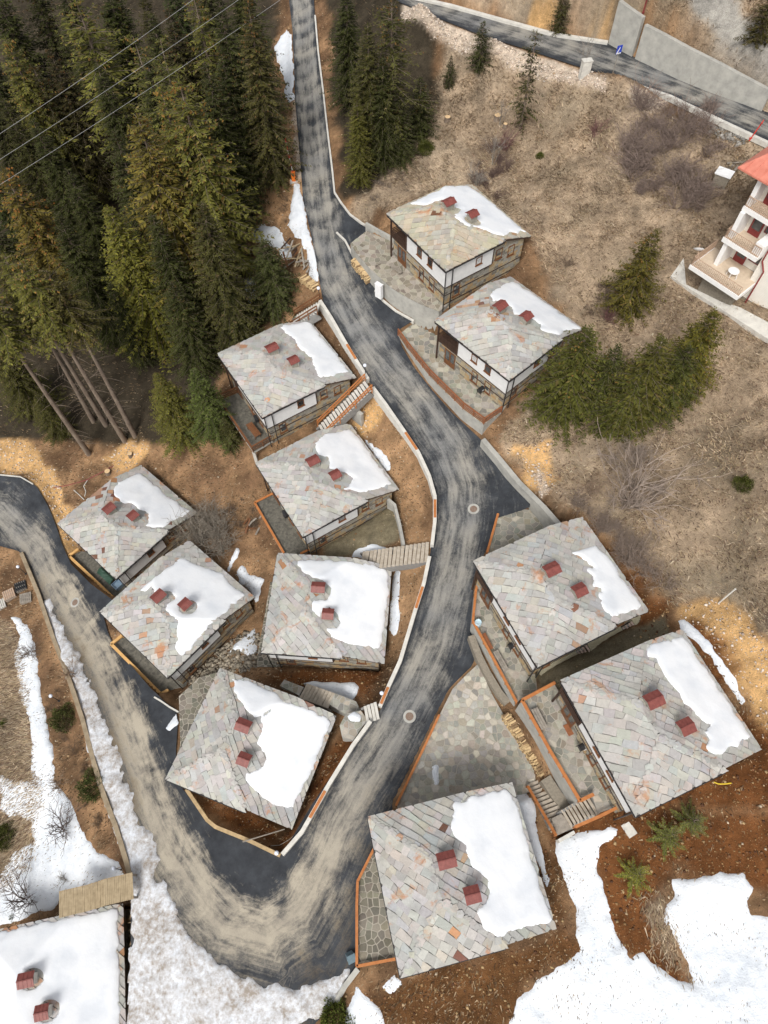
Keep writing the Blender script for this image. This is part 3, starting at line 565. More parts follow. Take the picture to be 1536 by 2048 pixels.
def window(w_, h_):
    f = MB(); f.box(-.04, .06, -w_/2, w_/2, -h_/2, -h_/2+.09); f.box(-.04, .06, -w_/2, w_/2, h_/2-.09, h_/2); f.box(-.04, .06, -w_/2, -w_/2+.09, -h_/2+.09, h_/2-.09); f.box(-.04, .06, w_/2-.09, w_/2, -h_/2+.09, h_/2-.09)
    p = MB(); p.box(.0, .03, -w_/2+.09, w_/2-.09, -h_/2+.09, h_/2-.09); s = MB(); s.box(-.12, .05, -w_/2-.06, w_/2+.06, -h_/2-.06, -h_/2-.004)
    return f.me('window', M['brown']), p.me('pane', M['glass']), s.me('sill', M['brown'])
WIN = {'s': window(.78, .95), 'l': window(.85, 1.5), 'm': window(.85, 1.25)}
WINAT = [('s', .35, -5.3, -1.25, 0), ('s', .35, -7.1, -1.25, 0), ('l', X0-.03, -5.5, -4.0, 0), ('l', X0-.03, -7.3, -4.0, 0), ('s', 4.5, -9.65, -1.25, 90), ('l', 2.1, Y1-.03, -3.95, 90), ('m', 7.35, Y1-.03, -1.95, 90), ('m', 9.0, Y1-.03, -2.35, 90)]
d_ = MB(); d_.box(-.05, .05, -.75, .75, 0, .12); d_.box(-.05, .05, -.75, .75, 1.98, 2.1); d_.box(-.05, .05, -.75, -.62, .12, 1.98); d_.box(-.05, .05, .62, .75, .12, 1.98); d_.box(-.05, .05, -.09, .09, .12, 1.98); d_.box(-.04, .04, -.62, .62, .12, .7)
PIE['door'] = d_.me('door', M['brown']); p = MB(); p.box(0, .02, -.265, .265, .7, 1.98); PIE['dpane'] = p.me('pane', M['glass'])
h_ = MB(); h_.bar((-.1, .0, 1.0), (-.1, .12, 1.0), .03, .03); h_.bar((-.1, 0, 1.0), (-.04, 0, 1.0), .03, .03); PIE['handle'] = h_.me('handle', M['metal'])
b = MB(); b.box(.3, 2.0, -3.1, -.35, -2.6, -2.48); PIE['balcony'] = b.me('balcony', M['wood'], OFF)
def slat(a, c, w_=.04, h_=.09): b = MB(); b.bar(a, c, w_, h_); return b.me('slat', M['wood'], OFF)
PIE['slats'] = [slat((.3, -.4, z), (.3, -3.05, z)) for z in (-2.3, -2.1, -1.9, -1.7)]+[slat((.3, -.4, z), (2., -.4, z)) for z in (-2.3, -2.1, -1.9, -1.7)]
def post(x, y, z0, z1, n, m, r=.07): b = MB(); b.box(x-r, x+r, y-r, y+r, z0, z1); return b.me(n, M[m], OFF)
PIE['posts'] = [post(.3, -.35, -CH-.3, -.1, 'post', 'wood'), post(.3, -3.05, -2.48, -.1, 'post', 'wood', .06)]
def pipe(x, y): b = MB(); b.tube((x, y, -.15), (x, y, -CH-.4), .055, None, 8); b.tube((x+.3, y+.3, -.05), (x, y, -.15), .055, None, 8); return b.me('drainpipe', M['metal'], OFF)
PIE['pipes'] = [pipe(.25, -9.78), pipe(1.1, -9.8)]
b = MB(); b.bar((-.05, -.1, -.13), (-.05, -CW-.05, -.13), .11, .09); b.bar((-.05, -CW-.06, -.13), (2*R-.2, -CW-.06, -.13), .11, .09); PIE['gutter'] = b.me('gutter', M['metal'], OFF)
# chimney: stone stack, open smoke slots under a folded red tin hood
def chimney(a, c, h):
    s = MB(); s.box(-a/2, a/2, -c/2, c/2, -.6, h-.22)
    for sx in (-1, 1):
        for sy in (-1, 1): s.box(sx*(a/2-.09)-.09, sx*(a/2-.09)+.09, sy*(c/2-.09)-.09, sy*(c/2-.09)+.09, h-.22, h)
    cm = s.me('chimney', WS[1]); A, B = a/2+.17, c/2+.16; k = MB()
    k.add([(-A, -B, h), (A, -B, h), (A, 0, h+.26), (-A, 0, h+.26), (A, B, h), (-A, B, h)], [(0, 1, 2, 3), (3, 2, 4, 5)])
    k.add([(-A, -B, h-.03), (A, -B, h-.03), (A, 0, h+.23), (-A, 0, h+.23), (A, B, h-.03), (-A, B, h-.03)], [(3, 2, 1, 0), (5, 4, 2, 3)])
    k.add([(-A, -B, h), (-A, -B, h-.03), (-A, 0, h+.23), (-A, 0, h+.26), (-A, B, h), (-A, B, h-.03), (A, -B, h), (A, -B, h-.03), (A, 0, h+.23), (A, 0, h+.26), (A, B, h), (A, B, h-.03)],
          [(0, 1, 2, 3), (3, 2, 5, 4), (9, 8, 7, 6), (10, 11, 8, 9), (6, 7, 1, 0), (4, 5, 11, 10)])
    k.box(-A, A, -.04, .04, h+.245, h+.29)
    for sx in np.linspace(-A+.15, A-.15, 4): k.bar((sx, -B, h+.01), (sx, 0, h+.27), .02, .025); k.bar((sx, B, h+.01), (sx, 0, h+.27), .02, .025)
    gs = []
    for x in (-a/2-.02, a/2+.02): g = MB(); g.add([(x-.01, -B+.1, h), (x-.01, B-.1, h), (x-.01, 0, h+.2), (x+.01, -B+.1, h), (x+.01, B-.1, h), (x+.01, 0, h+.2)], [(0, 2, 1), (3, 4, 5), (0, 1, 4, 3), (1, 2, 5, 4), (2, 0, 3, 5)]); gs.append(('gable', g.me('gable', M['concw'])))
    g = MB(); g.box(a/2-.02, a/2+.03, -c/2, c/2, -.3, h-.24); gs.append(('render_face', g.me('render_face', M['concw'])))
    return cm, k.me('hood', M['red']), gs
CHIM = [chimney(.95, .78, .86), chimney(.75, .78, .95)]; CHAT = [(4.65, -4.05), (5.8, -6.45)]
GLAB = 'stone roofed cottages stepping down the slope'
DESC = {'A': 'stone cottage with yellowish slab roof, topmost of the cottages beside the road', 'B': 'stone cottage with brown terrace railing and black barbecue, next to three spruces',
        'C': 'stone cottage with raised deck beside the forest, below the road wall', 'D': 'stone cottage between the two flights of stairs below the road wall',
        'E': 'cottage beside the lower road with a green tarpaulin and blue crate at its corner', 'F': 'cottage beside the lower road with snow wrapped round both chimneys',
        'G': 'cottage with its snowy roof edge beside the bent road wall, above the hairpin', 'H': 'cottage standing in the crook of the hairpin bend', 'I': 'cottage above the road with broken streaky snow and a light blue barrel on its terrace',
        'J': 'cottage highest on the slope behind the long firewood stack', 'K': 'cottage with the largest roof in view, on the outside of the hairpin bend', 'L': 'cottage with its roof wholly covered in snow, below the plank footbridge'}
SNOWP = {'A': cA([(545, 215), (600, 228), (680, 222), (760, 195), (800, 190), (850, 230), (935, 262), (930, 285), (880, 298), (895, 335), (960, 382), (1080, 410), (1180, 450), (1250, 465), (1310, 445), (1425, 432), (1380, 370), (1210, 240), (1130, 180), (1060, 130), (985, 84), (830, 88), (700, 140)]),
         'B': cB([(772, 190), (800, 160), (870, 115), (940, 85), (1080, 165), (1250, 270), (1400, 375), (1478, 438), (1400, 450), (1330, 470), (1300, 498), (1230, 480), (1150, 455), (1165, 420), (1110, 380), (1050, 345), (950, 340), (935, 280), (895, 260), (850, 238), (790, 238)]),
         'C': cC([(585, 230), (700, 205), (850, 180), (900, 240), (1000, 360), (1100, 490), (1180, 605), (1060, 640), (1000, 655), (940, 675), (905, 640), (890, 570), (870, 490), (835, 485), (800, 440), (760, 410), (720, 330), (640, 270)]),
         'D': cD([(545, 215), (580, 170), (650, 140), (800, 105), (900, 200), (1000, 330), (1090, 440), (1125, 525), (1000, 570), (890, 605), (830, 590), (765, 565), (820, 520), (825, 490), (770, 450), (700, 415), (660, 410), (615, 440), (650, 385), (630, 330), (550, 305)]),
         'E': cE([(465, 210), (490, 150), (560, 120), (660, 85), (740, 160), (830, 240), (920, 300), (1000, 350), (930, 390), (850, 440), (810, 465), (760, 460), (680, 450), (710, 420), (710, 370), (640, 330), (600, 300), (540, 290), (490, 260)]),
         'F': cE([(650, 890), (690, 850), (770, 790), (850, 720), (955, 660), (1000, 700), (1080, 735), (1180, 760), (1260, 830), (1360, 920), (1280, 990), (1200, 1060), (1130, 1130), (1050, 1210), (1000, 1280), (920, 1325), (900, 1290), (905, 1110), (860, 1060), (820, 1015), (890, 940), (860, 890), (780, 900), (740, 910), (730, 850), (680, 900)]),
         'G': cG([(385, 170), (560, 160), (760, 170), (900, 190), (1080, 225), (1130, 270), (1110, 420), (1090, 600), (1070, 780), (1050, 885), (960, 860), (830, 845), (720, 810), (660, 770), (615, 720), (700, 710), (735, 660), (700, 580), (640, 540), (560, 615), (510, 560), (500, 470), (620, 480), (660, 440), (655, 380), (580, 340), (520, 310), (440, 260)]),
         'H': cH([(485, 155), (600, 175), (720, 225), (850, 310), (1000, 370), (1100, 410), (1135, 460), (1080, 600), (1010, 760), (950, 900), (890, 1035), (800, 1010), (700, 950), (620, 900), (585, 860), (575, 805), (670, 770), (705, 700), (690, 640), (645, 580), (670, 530), (690, 460), (680, 420), (755, 352), (690, 395), (630, 415), (590, 370), (530, 320), (500, 240)]),
         'I': cI([(690, 178), (740, 150), (850, 130), (855, 165), (760, 200), (780, 240), (870, 265), (900, 250), (960, 228), (1080, 340), (1180, 460), (1260, 590), (1370, 730), (1290, 770), (1130, 825), (1090, 780), (1050, 730), (1030, 640), (1040, 590), (990, 580), (980, 510), (935, 460), (970, 440), (920, 390), (860, 350), (790, 310), (765, 240)]),
         'J': cJ([(830, 170), (860, 140), (960, 110), (1045, 98), (1110, 170), (1200, 300), (1300, 430), (1380, 560), (1435, 675), (1360, 720), (1310, 740), (1280, 775), (1220, 755), (1185, 725), (1195, 690), (1180, 645), (1210, 605), (1130, 545), (1115, 510), (1050, 475), (1030, 420), (970, 365), (965, 335), (930, 285), (905, 260), (900, 215), (840, 225)]),
         'K': cK([(740, 215), (850, 180), (960, 150), (1070, 130), (1110, 170), (1160, 300), (1230, 500), (1300, 700), (1350, 850), (1375, 1000), (1300, 1040), (1180, 1070), (1090, 1090), (1020, 1120), (960, 1090), (920, 1020), (850, 945), (900, 920), (950, 880), (970, 820), (960, 760), (900, 690), (850, 650), (820, 570), (800, 500), (740, 440), (720, 380), (725, 290)])}
def to_local(k, px, py):
    x, y, e, t = COT[k]; t = math.radians(t); d = ray(px, py); z = .8
    for _ in range(60):
        P = CAM+d*((e+z+.15-CAM[2])/d[2]); u = (P[0]-x)*math.cos(t)+(P[1]-y)*math.sin(t); v = -(P[0]-x)*math.sin(t)+(P[1]-y)*math.cos(t)
        z = .6*z+.4*float(roofz(np.clip(u, 0, CD), np.clip(v, -CW, 0)))
    return u, v
ROOT = {}
for ki, k in enumerate(COT):
    x, y, e, th = COT[k]; th = math.radians(th)
    root = empty('stone_cottage', cw(k, OFF[0], OFF[1], OFF[2]), th, DESC[k], 'cottage', GLAB); ROOT[k] = root
    obj('wall', PIE['wall'], root); tag(obj('wall_stones', PIE['wall_stones'], root), kind='stuff'); obj('upper_wall', PIE['upper_wall'], root)
    for m in PIE['beams']: obj('beam', m, root)
    for m in PIE['pipes']: obj('drainpipe', m, root)
    obj('gutter', PIE['gutter'], root)
    rf = obj('roof', PIE['roof'], root)
    for m in PIE['fascia']: obj('fascia', m, rf)
    for kd, wx, wy, wz, rz in WINAT:
        f = obj('window', WIN[kd][0], root, (wx-OFF[0], wy-OFF[1], wz-OFF[2]), math.radians(rz)); obj('pane', WIN[kd][1], f); obj('sill', WIN[kd][2], f)
    dr = obj('door', PIE['door'], root, (X0-.04-OFF[0], -2.0-OFF[1], .0)); obj('pane', PIE['dpane'], dr, (-.02, -.355, 0)); obj('pane', PIE['dpane'], dr, (-.02, .355, 0)); obj('handle', PIE['handle'], dr)
    bl = obj('balcony', PIE['balcony'], root)
    for m in PIE['slats']: obj('slat', m, bl)
    for m in PIE['posts']: obj('post', m, root)
    for (cm, hm, gm_), (cu, cv) in zip(CHIM, CHAT):
        c = obj('chimney', cm, root, (cu-OFF[0], cv-OFF[1], float(roofz(cu, cv))-OFF[2])); obj('hood', hm, c); [obj(n_, g_, c) for n_, g_ in gm_]
    # snow lying on the roof
    st = .16; gx = np.arange(-.3, CD+.31, st); gy = np.arange(-CW-.3, .31, st); A, B = np.meshgrid(gx, gy, indexing='ij')
    if k == 'L': P = [(.25, -.3), (CD-.35, -.3), (CD-.35, -CW+.5), (.25, -CW+.3)]
    else: P = [to_local(k, a, b_) for a, b_ in SNOWP[k]]
    P = [(min(max(u, .12), CD-.22), min(max(v, -CW+.2), -.15)) for u, v in P]
    f = sdf(P, A, B)+fbm(A*1.0+ki*31, B, .7, 4, 60+ki)*.62
    for q, (cu, cv) in enumerate(CHAT):
        if k == 'L': f = np.maximum(f, .72-np.hypot((A-cu-.1)*.9, (B-cv)))
        else: f = np.maximum(f, .82-np.hypot(A-cu-.1, B-cv+.05))
    if k == 'I': f = np.maximum(f, .35-np.abs(fbm(A-B*.6, B+A*.3, .9, 3, 8))*9*(1-sst(-4.5, -2, -A*.0+B*-1-.0))-sst(2.5, 4.5, -B)*3)
    V, Fc, fv, _ = sheet(f, gx, gy, None)
    V = V[:, :2]; zz = roofz(V[:, 0], V[:, 1])
    thick = .13+.11*np.sqrt(np.clip(-fv/.5, 0, 1))+.07*fbm(V[:, 0]+ki*9, V[:, 1], 1.5, 3, 2)
    n = len(V); W_ = np.array([cw(k, u, v, z) for (u, v), z in zip(V, zz)])
    top = W_.copy(); top[:, 2] += thick
    # skirt down to the slabs along the outline
    ec = {}
    for q in Fc:
        for a, b_ in zip(q, q[1:]+q[:1]): ec[(a, b_)] = ec.get((a, b_), 0)+1
    vs = [tuple(p) for p in top]; fs = list(Fc); low = {}
    for (a, b_) in ec:
        if (b_, a) not in ec:
            for q in (a, b_):
                if q not in low: low[q] = len(vs); vs.append((W_[q][0], W_[q][1], W_[q][2]-.02))
            fs.append((b_, a, low[a], low[b_]))
    c0 = np.array(cw(k, CD/2, -CW/2))
    so = obj('roof_snow', mesh('roof_snow', np.array(vs)-c0, fs, M['snow'], smooth=True), None, c0)
    tag(so, 'snow lying on the roof of the '+DESC[k].replace('stone cottage', 'cottage').split(',')[0], None, 'snow on the roofs', 'stuff')
    # slabs that show
    warm = {'A': .4, 'K': .10, 'B': .10}.get(k, .06)
    from_ = SLABS[ki % 4]; cen = np.array([s[1][:2] for s in from_]); fin_ = sdf(P, cen[:, 0], cen[:, 1])
    hole = np.minimum(np.hypot(cen[:, 0]-CHAT[0][0], cen[:, 1]-CHAT[0][1]), np.hypot(cen[:, 0]-CHAT[1][0], cen[:, 1]-CHAT[1][1])) < 1.7
    shown = [(s, d) for s, d, h in zip(from_, fin_, hole) if d > -.75 or h or k == 'I']
    shown.sort(key=lambda q: -(q[0][0].polygons[1].area)); extra_ = MB()
    for (me_, lo, rr), d in shown[300:]:
        extra_.add([(v.co.x+lo[0], v.co.y+lo[1], v.co.z+lo[2]) for v in me_.vertices], [tuple(p_.vertices) for p_ in me_.polygons])
    if extra_.v: tag(extra_.build('roof_slabs', M['slab'], rf, OFF, color=STONE[0]), kind='stuff')
    for (me_, lo, rr), d in shown[:300]:
        r1 = random.random(); nz = float(fbm(lo[0]+ki*50, lo[1], 2.2, 3, 77))
        if nz > .24 and r1 < .4 or r1 < .01: cc = vary(random.choice(RUSTY), .2)
        elif r1 < warm+max(0, nz)*.3: cc = vary(random.choice(WARM), .12)
        else: cc = vary(random.choice(STONE), .055)
        if k == 'A': cc = (cc[0]*1.02, cc[1]*.97, cc[2]*.84)
        obj('roof_slab', me_, rf, (lo[0]-OFF[0], lo[1]-OFF[1], lo[2]-OFF[2]), None, cc)
# ---------------------------------------------------------------- snow lying on the ground: thick sheets with their own outline
def ground_snow(P, label, mat='gsnow', th=.22, st=.2, ns=1.1, amp=.7, rough=.0, base_z=None, group='snow patches on the ground'):
    W = GP(P); X, Y = grid_for(W, st); A, B = np.meshgrid(X, Y, indexing='ij')
    f = sdf(W, A, B)+fbm(A, B, ns, 4, 90)*amp+fbm(A, B, .5, 2, 91)*amp*.35
    V, Fc, fv, _ = sheet(f, X, Y, None)
    if len(V) < 3: return
    g = gz(V[:, 0], V[:, 1]) if base_z is None else np.maximum(gz(V[:, 0], V[:, 1]), base_z(V[:, 0], V[:, 1]))
    z = g-.03+th*np.sqrt(np.clip(-fv/.5, 0, 1))*(1+fbm(V[:, 0], V[:, 1], 2.5, 3, 92)*.8)+rough*sst(0, .6, -fv)*(fbm(V[:, 0], V[:, 1], .9, 4, 93)+.5*fbm(V[:, 0], V[:, 1], .35, 2, 94))
    c = np.array([V[:, 0].mean(), V[:, 1].mean(), g.mean()])
    tag(obj('snow_patch', mesh('snow_patch', np.column_stack([V, z])-c, Fc, M[mat], smooth=True), None, c), label, None, group, 'stuff')
roadz = lambda x, y: np.where(sdf(ROADW, x, y) < .3, RZ(x, y)+.0, -99)
for P, lab, k in [
    ([(575, 52), (584, 70), (587, 130), (589, 200), (575, 212), (565, 150), (546, 96)], 'narrow snow bank left of the upper road', {}),
    ([(588, 366), (598, 368), (607, 400), (615, 440), (624, 480), (632, 520), (637, 562), (625, 572), (612, 500), (590, 470), (576, 450), (582, 410)], 'snow bank beside the road above the log heap', {'rough': .25}),
    ([(503, 455), (530, 448), (560, 458), (578, 490), (584, 520), (568, 522), (545, 492), (505, 482)], 'broken snow over the brushwood left of the road', {'rough': .35}),
    ([(488, 560), (505, 552), (517, 590), (508, 612), (490, 600)], 'small snow patch between the spruces', {}),
    (cD([(915, 185), (980, 215), (1060, 290), (1135, 390), (1125, 455), (1070, 420), (1000, 320), (940, 240)]), 'slid snow strip behind the cottage between the two stairs', {'rough': .3}),
    (cD([(815, 1085), (880, 1020), (1010, 985), (1135, 1050), (1000, 1088), (890, 1105)]), 'ragged snow patch beside the long stone stairs', {'rough': .2}),
    (cG([(1175, 240), (1212, 255), (1210, 500), (1208, 720), (1170, 805), (1118, 730), (1135, 500), (1150, 350)]), 'long thin snow strip on the verge by the curved wall', {'amp': .3}),
    (cG([(365, 1155), (500, 1138), (700, 1148), (850, 1153), (890, 1190), (855, 1260), (825, 1305), (700, 1250), (520, 1192)]), 'grey snow wedge beside the lower stone stairs', {'amp': .3}),
    (cE([(1245, 690), (1310, 605), (1325, 660), (1255, 750)]), 'tiny snow patch on the brown slope', {}), (cE([(1310, 770), (1350, 700), (1390, 770), (1485, 820), (1445, 955), (1330, 850)]), 'snow patch behind the cottage with both chimneys in snow', {}),
    (cE([(1235, 1335), (1350, 1205), (1435, 1145), (1450, 1310), (1390, 1345), (1330, 1300)]), 'snow wedge between two cottages on rubble', {'amp': .3}),
    (cH([(40, 495), (110, 395), (128, 465), (70, 510)]), 'scrap of snow at the road edge', {'base_z': roadz, 'amp': .3}),
    ([(85, 1206), (100, 1203), (130, 1260), (165, 1330), (200, 1410), (235, 1500), (257, 1570), (277, 1640), (312, 1690), (320, 1720), (312, 1752), (332, 1770), (356, 1830), (400, 1890), (440, 1930), (480, 1953), (560, 1972), (600, 1980), (650, 1962), (690, 1932), (707, 1922), (709, 1932), (692, 1980), (670, 2003), (600, 2060), (560, 2090), (264, 2090), (263, 1900), (264, 1790), (262, 1752), (250, 1715), (228, 1648), (206, 1585), (186, 1520), (165, 1440), (135, 1350), (106, 1270)],
     'dirty ploughed snow bank around the outside of the hairpin', {'mat': 'dsnow', 'th': .2, 'rough': .28, 'amp': 1.3, 'base_z': roadz, 'st': .18}),
    ([(20, 1236), (35, 1230), (60, 1260), (75, 1300), (75, 1350), (88, 1420), (105, 1500), (110, 1560), (145, 1610), (165, 1660), (185, 1690), (240, 1730), (250, 1755), (180, 1780), (120, 1800), (110, 1815), (0, 1850), (-40, 1860), (-40, 1760), (0, 1750), (30, 1700), (66, 1680), (60, 1640), (35, 1630), (20, 1640), (0, 1620), (0, 1590), (-40, 1590), (-40, 1550), (10, 1550), (40, 1560), (65, 1560), (62, 1500), (55, 1430), (40, 1400), (32, 1350), (30, 1310), (42, 1270)], 'long snow field below the lower road wall', {'rough': .12}),
    (c8([(685, 290), (760, 265), (880, 255), (935, 245), (935, 270), (860, 315), (860, 400), (875, 480), (900, 570), (930, 650), (970, 720), (985, 760), (1040, 730), (1080, 780), (1150, 830), (1240, 860), (1225, 780), (1170, 700), (1120, 600), (1130, 550), (1160, 500), (1150, 440), (1250, 440), (1330, 425), (1440, 415), (1480, 470), (1490, 490), (1460, 530), (1470, 580), (1540, 600), (1750, 620), (1950, 760), (1900, 1150), (1700, 1300), (1200, 1330), (800, 1250), (470, 1120), (540, 930), (600, 850), (700, 790), (790, 740), (770, 650), (760, 560), (720, 440), (690, 380)]), 'broad snow field on the slope below the paved stairs', {'th': .22, 'rough': .2}),
    (c8([(425, 10), (490, -6), (512, 30), (550, 60), (605, 150), (612, 230), (635, 330), (660, 440), (650, 480), (600, 350), (560, 240), (520, 130), (490, 70), (440, 55)]), 'slid snow lying along the rear eave of the largest roof', {'rough': .3, 'amp': .3}),
    (c8([(-6, 880), (40, 835), (64, 862), (35, 895)]), 'scrap of snow below the largest roof', {}), ([(688, 2018), (714, 1962), (732, 1990), (762, 2010), (768, 2060), (695, 2060)], 'snow patch beside the small concrete wall', {}),
    (c6([(1176, 432), (1200, 428), (1290, 510), (1360, 600), (1420, 700), (1454, 760), (1430, 774), (1380, 700), (1330, 620), (1270, 550), (1185, 470)]), 'long snow strip on the orange bank behind the highest cottage', {'amp': .4}),
    ([(861, 1528), (879, 1528), (879, 1572), (867, 1572)], 'sliver of snow on the stone paved yard', {'base_z': PZ, 'amp': .2}),
    (cI([(505, 20), (540, 0), (592, 30), (560, 82)]), 'lump of snow on the paved parking place', {'base_z': lambda x, y: 15.17+0*x, 'amp': .2}),
    (cH([(1255, 445), (1300, 405), (1348, 420), (1342, 462), (1280, 472)]), 'round lump of snow on the stone landing', {'amp': .1, 'base_z': lambda x, y: 11.85+0*x})]:
    ground_snow(P, lab, **k)
# ---------------------------------------------------------------- paved terraces: a walled slab with flagstones let into it
def voronoi(P, size, seed):
    rg = random.Random(seed); xs = [p[0] for p in P]; ys = [p[1] for p in P]; pts = []
    x = min(xs)-size
    while x < max(xs)+size:
        y = min(ys)-size
        while y < max(ys)+size: pts.append((x+rg.uniform(-.42, .42)*size, y+rg.uniform(-.42, .42)*size)); y += size
        x += size
    A = np.array(pts); S = sdf(P, A[:, 0], A[:, 1]); out = []
    for i, (a, b) in enumerate(pts):
        if S[i] > size*.6: continue
        c = list(P) if S[i] > -size*1.6 else [(a-size*2, b-size*2), (a+size*2, b-size*2), (a+size*2, b+size*2), (a-size*2, b+size*2)]
        d = np.hypot(A[:, 0]-a, A[:, 1]-b)
        for j in np.nonzero((d < size*2.6) & (d > 0))[0]:
            n = (A[j, 0]-a, A[j, 1]-b); L = math.hypot(*n); c = clip(c, n, n[0]*(a+A[j, 0])/2+n[1]*(b+A[j, 1])/2-L*.035)
            if len(c) < 3: break
        if len(c) > 2 and area(c) > size*size*.15: out.append(c)
    return out
PAVE = [(.30, .285, .235), (.25, .24, .2), (.35, .33, .28), (.29, .255, .195), (.23, .225, .195), (.38, .345, .285)]
def stones_in(root, P, zf, size, seed, pal=PAVE, mat='flag', name='flagstone', h=.03):
    cells = sorted(voronoi(P, size, seed), key=area, reverse=True)
    rest = MB()
    for q, c in enumerate(cells):
        cx = sum(p[0] for p in c)/len(c); cy = sum(p[1] for p in c)/len(c); n = len(c); hh = h+random.uniform(-.012, .012)
        ar = sum(c[i][0]*c[(i+1) % n][1]-c[(i+1) % n][0]*c[i][1] for i in range(n)); c = c if ar > 0 else c[::-1]
        cz = float(zf(cx, cy)); zz = [float(zf(*p))-cz for p in c]
        V = [(x-cx, y-cy, zz[i]-.05) for i, (x, y) in enumerate(c)]+[(x-cx, y-cy, zz[i]+hh) for i, (x, y) in enumerate(c)]
        Fc = [tuple(range(n, 2*n))]+[(i, (i+1) % n, n+(i+1) % n, n+i) for i in range(n)]
        if q < 300: obj(name, mesh(name, V, Fc, M[mat]), root, (cx-root.location.x, cy-root.location.y, cz-root.location.z), None, vary(random.choice(pal), .2))
        else: rest.add([(x+cx-root.location.x, y+cy-root.location.y, z+cz-root.location.z) for x, y, z in V], Fc)
    if rest.v: tag(rest.build('flagstones', M['flag'], root, color=PAVE[0]), kind='stuff')
t = NT('dark_mosaic'); v = t.n('ShaderNodeTexVoronoi'); v.inputs['Scale'].default_value = 4.5; t.l(t.pos, v.inputs['Vector']); a = t.noise(3, 6)
M['mosaic'] = t.fin(t.mix(.5, t.ramp(v.outputs['Color'], [(.2, (.07, .068, .058)), (.8, (.17, .16, .135))]), t.ramp(a, [(.3, (.06, .057, .05)), (.7, (.19, .175, .14))])), .9, v.outputs['Distance'], .5, .03)
M['mortar'] = simple('paving_mortar', (.32, .29, .24), (.48, .44, .37), 3, .95, .4)
TLAB = {'A': 'weathered stone terrace in front of the topmost cottage', 'B': 'stone terrace behind the long brown railing above the road', 'C': 'raised deck on concrete posts beside the forest', 'D': 'dark terrace with orange kerb left of the cottage between the stairs',
        'E': 'narrow terrace with yellow timber edge beside the lower road near the green tarpaulin', 'F': 'narrow terrace with yellow timber edge, lower of the two beside the lower road', 'H': 'rubble paved corner left of the cottage in the hairpin', 'G': 'rough stone ledge left of the cottage in the middle',
        'I': 'crazy paved terrace with the light blue barrel', 'P': 'paved parking place beside the road with a small firewood heap', 'J': 'crazy paved terrace above the long firewood stack', 'K': 'dark stone terrace beside the hairpin with orange edge'}
for k, (z, P) in TER.items():
    c = (sum(p[0] for p in P)/len(P), sum(p[1] for p in P)/len(P), z)
    root = empty('terrace', c, 0, TLAB[k], 'terrace', 'terraces of the cottages'); b = MB(); Q = [(p[0]-c[0], p[1]-c[1]) for p in P]
    b.prism(Q, -.3 if k == 'C' else -4.2, 0); m = b.me('slab', [M['conc'], M['mortar'] if k in 'ABIJPKHG' else M['mosaic']])
    m.polygons[1].material_index = 1; obj('slab', m, root)
    if k in 'ABIJPKHG': stones_in(root, P, lambda x, y: z, {'A': .6, 'B': .6, 'I': .5, 'J': .5, 'K': .5, 'P': .6, 'H': .5, 'G': .45}[k], ord(k), [(.17, .155, .12), (.21, .19, .15), (.14, .13, .105), (.24, .22, .18)] if k in 'KHG' else [(.30, .275, .22), (.24, .21, .165), (.33, .30, .25)] if k == 'A' else PAVE)
    if k == 'C':
        for q in (3, 4, -1, 0):
            x, y = Q[q]; x *= .93; y *= .93; b = MB(); g = float(gz(x+c[0], y+c[1])); b.box(x-.16, x+.16, y-.16, y+.16, g-z-.3, -.3); b.build('pillar', M['concw'], root)
        for q in np.linspace(.1, .9, 7):
            b = MB(); a0 = Vector((*Q[0], -.36)).lerp(Vector((*Q[-1], -.36)), q); a1 = Vector((*Q[1], -.36)).lerp(Vector((*Q[-2], -.36)), q); b.bar(a0, a1, .12, .12); b.build('joist', M['brown'], root)
pc = (sum(p[0] for p in PLAZA)/len(PLAZA), sum(p[1] for p in PLAZA)/len(PLAZA)); pz_ = float(PZ(*pc))
root = empty('paved_yard', (*pc, pz_), 0, 'stone paved yard between the road, the firewood stack and the largest roof', 'yard')
b = MB(); b.prism([(p[0]-pc[0], p[1]-pc[1]) for p in PLAZA], [float(PZ(*p))-pz_-2.2 for p in PLAZA], [float(PZ(*p))-pz_ for p in PLAZA]); m = b.me('slab', [M['conc'], M['mortar']]); m.polygons[1].material_index = 1; obj('slab', m, root)
stones_in(root, PLAZA, PZ, .52, 77, [(.36, .345, .30), (.32, .31, .27), (.42, .40, .345), (.34, .305, .25), (.29, .285, .255), (.47, .43, .36)])
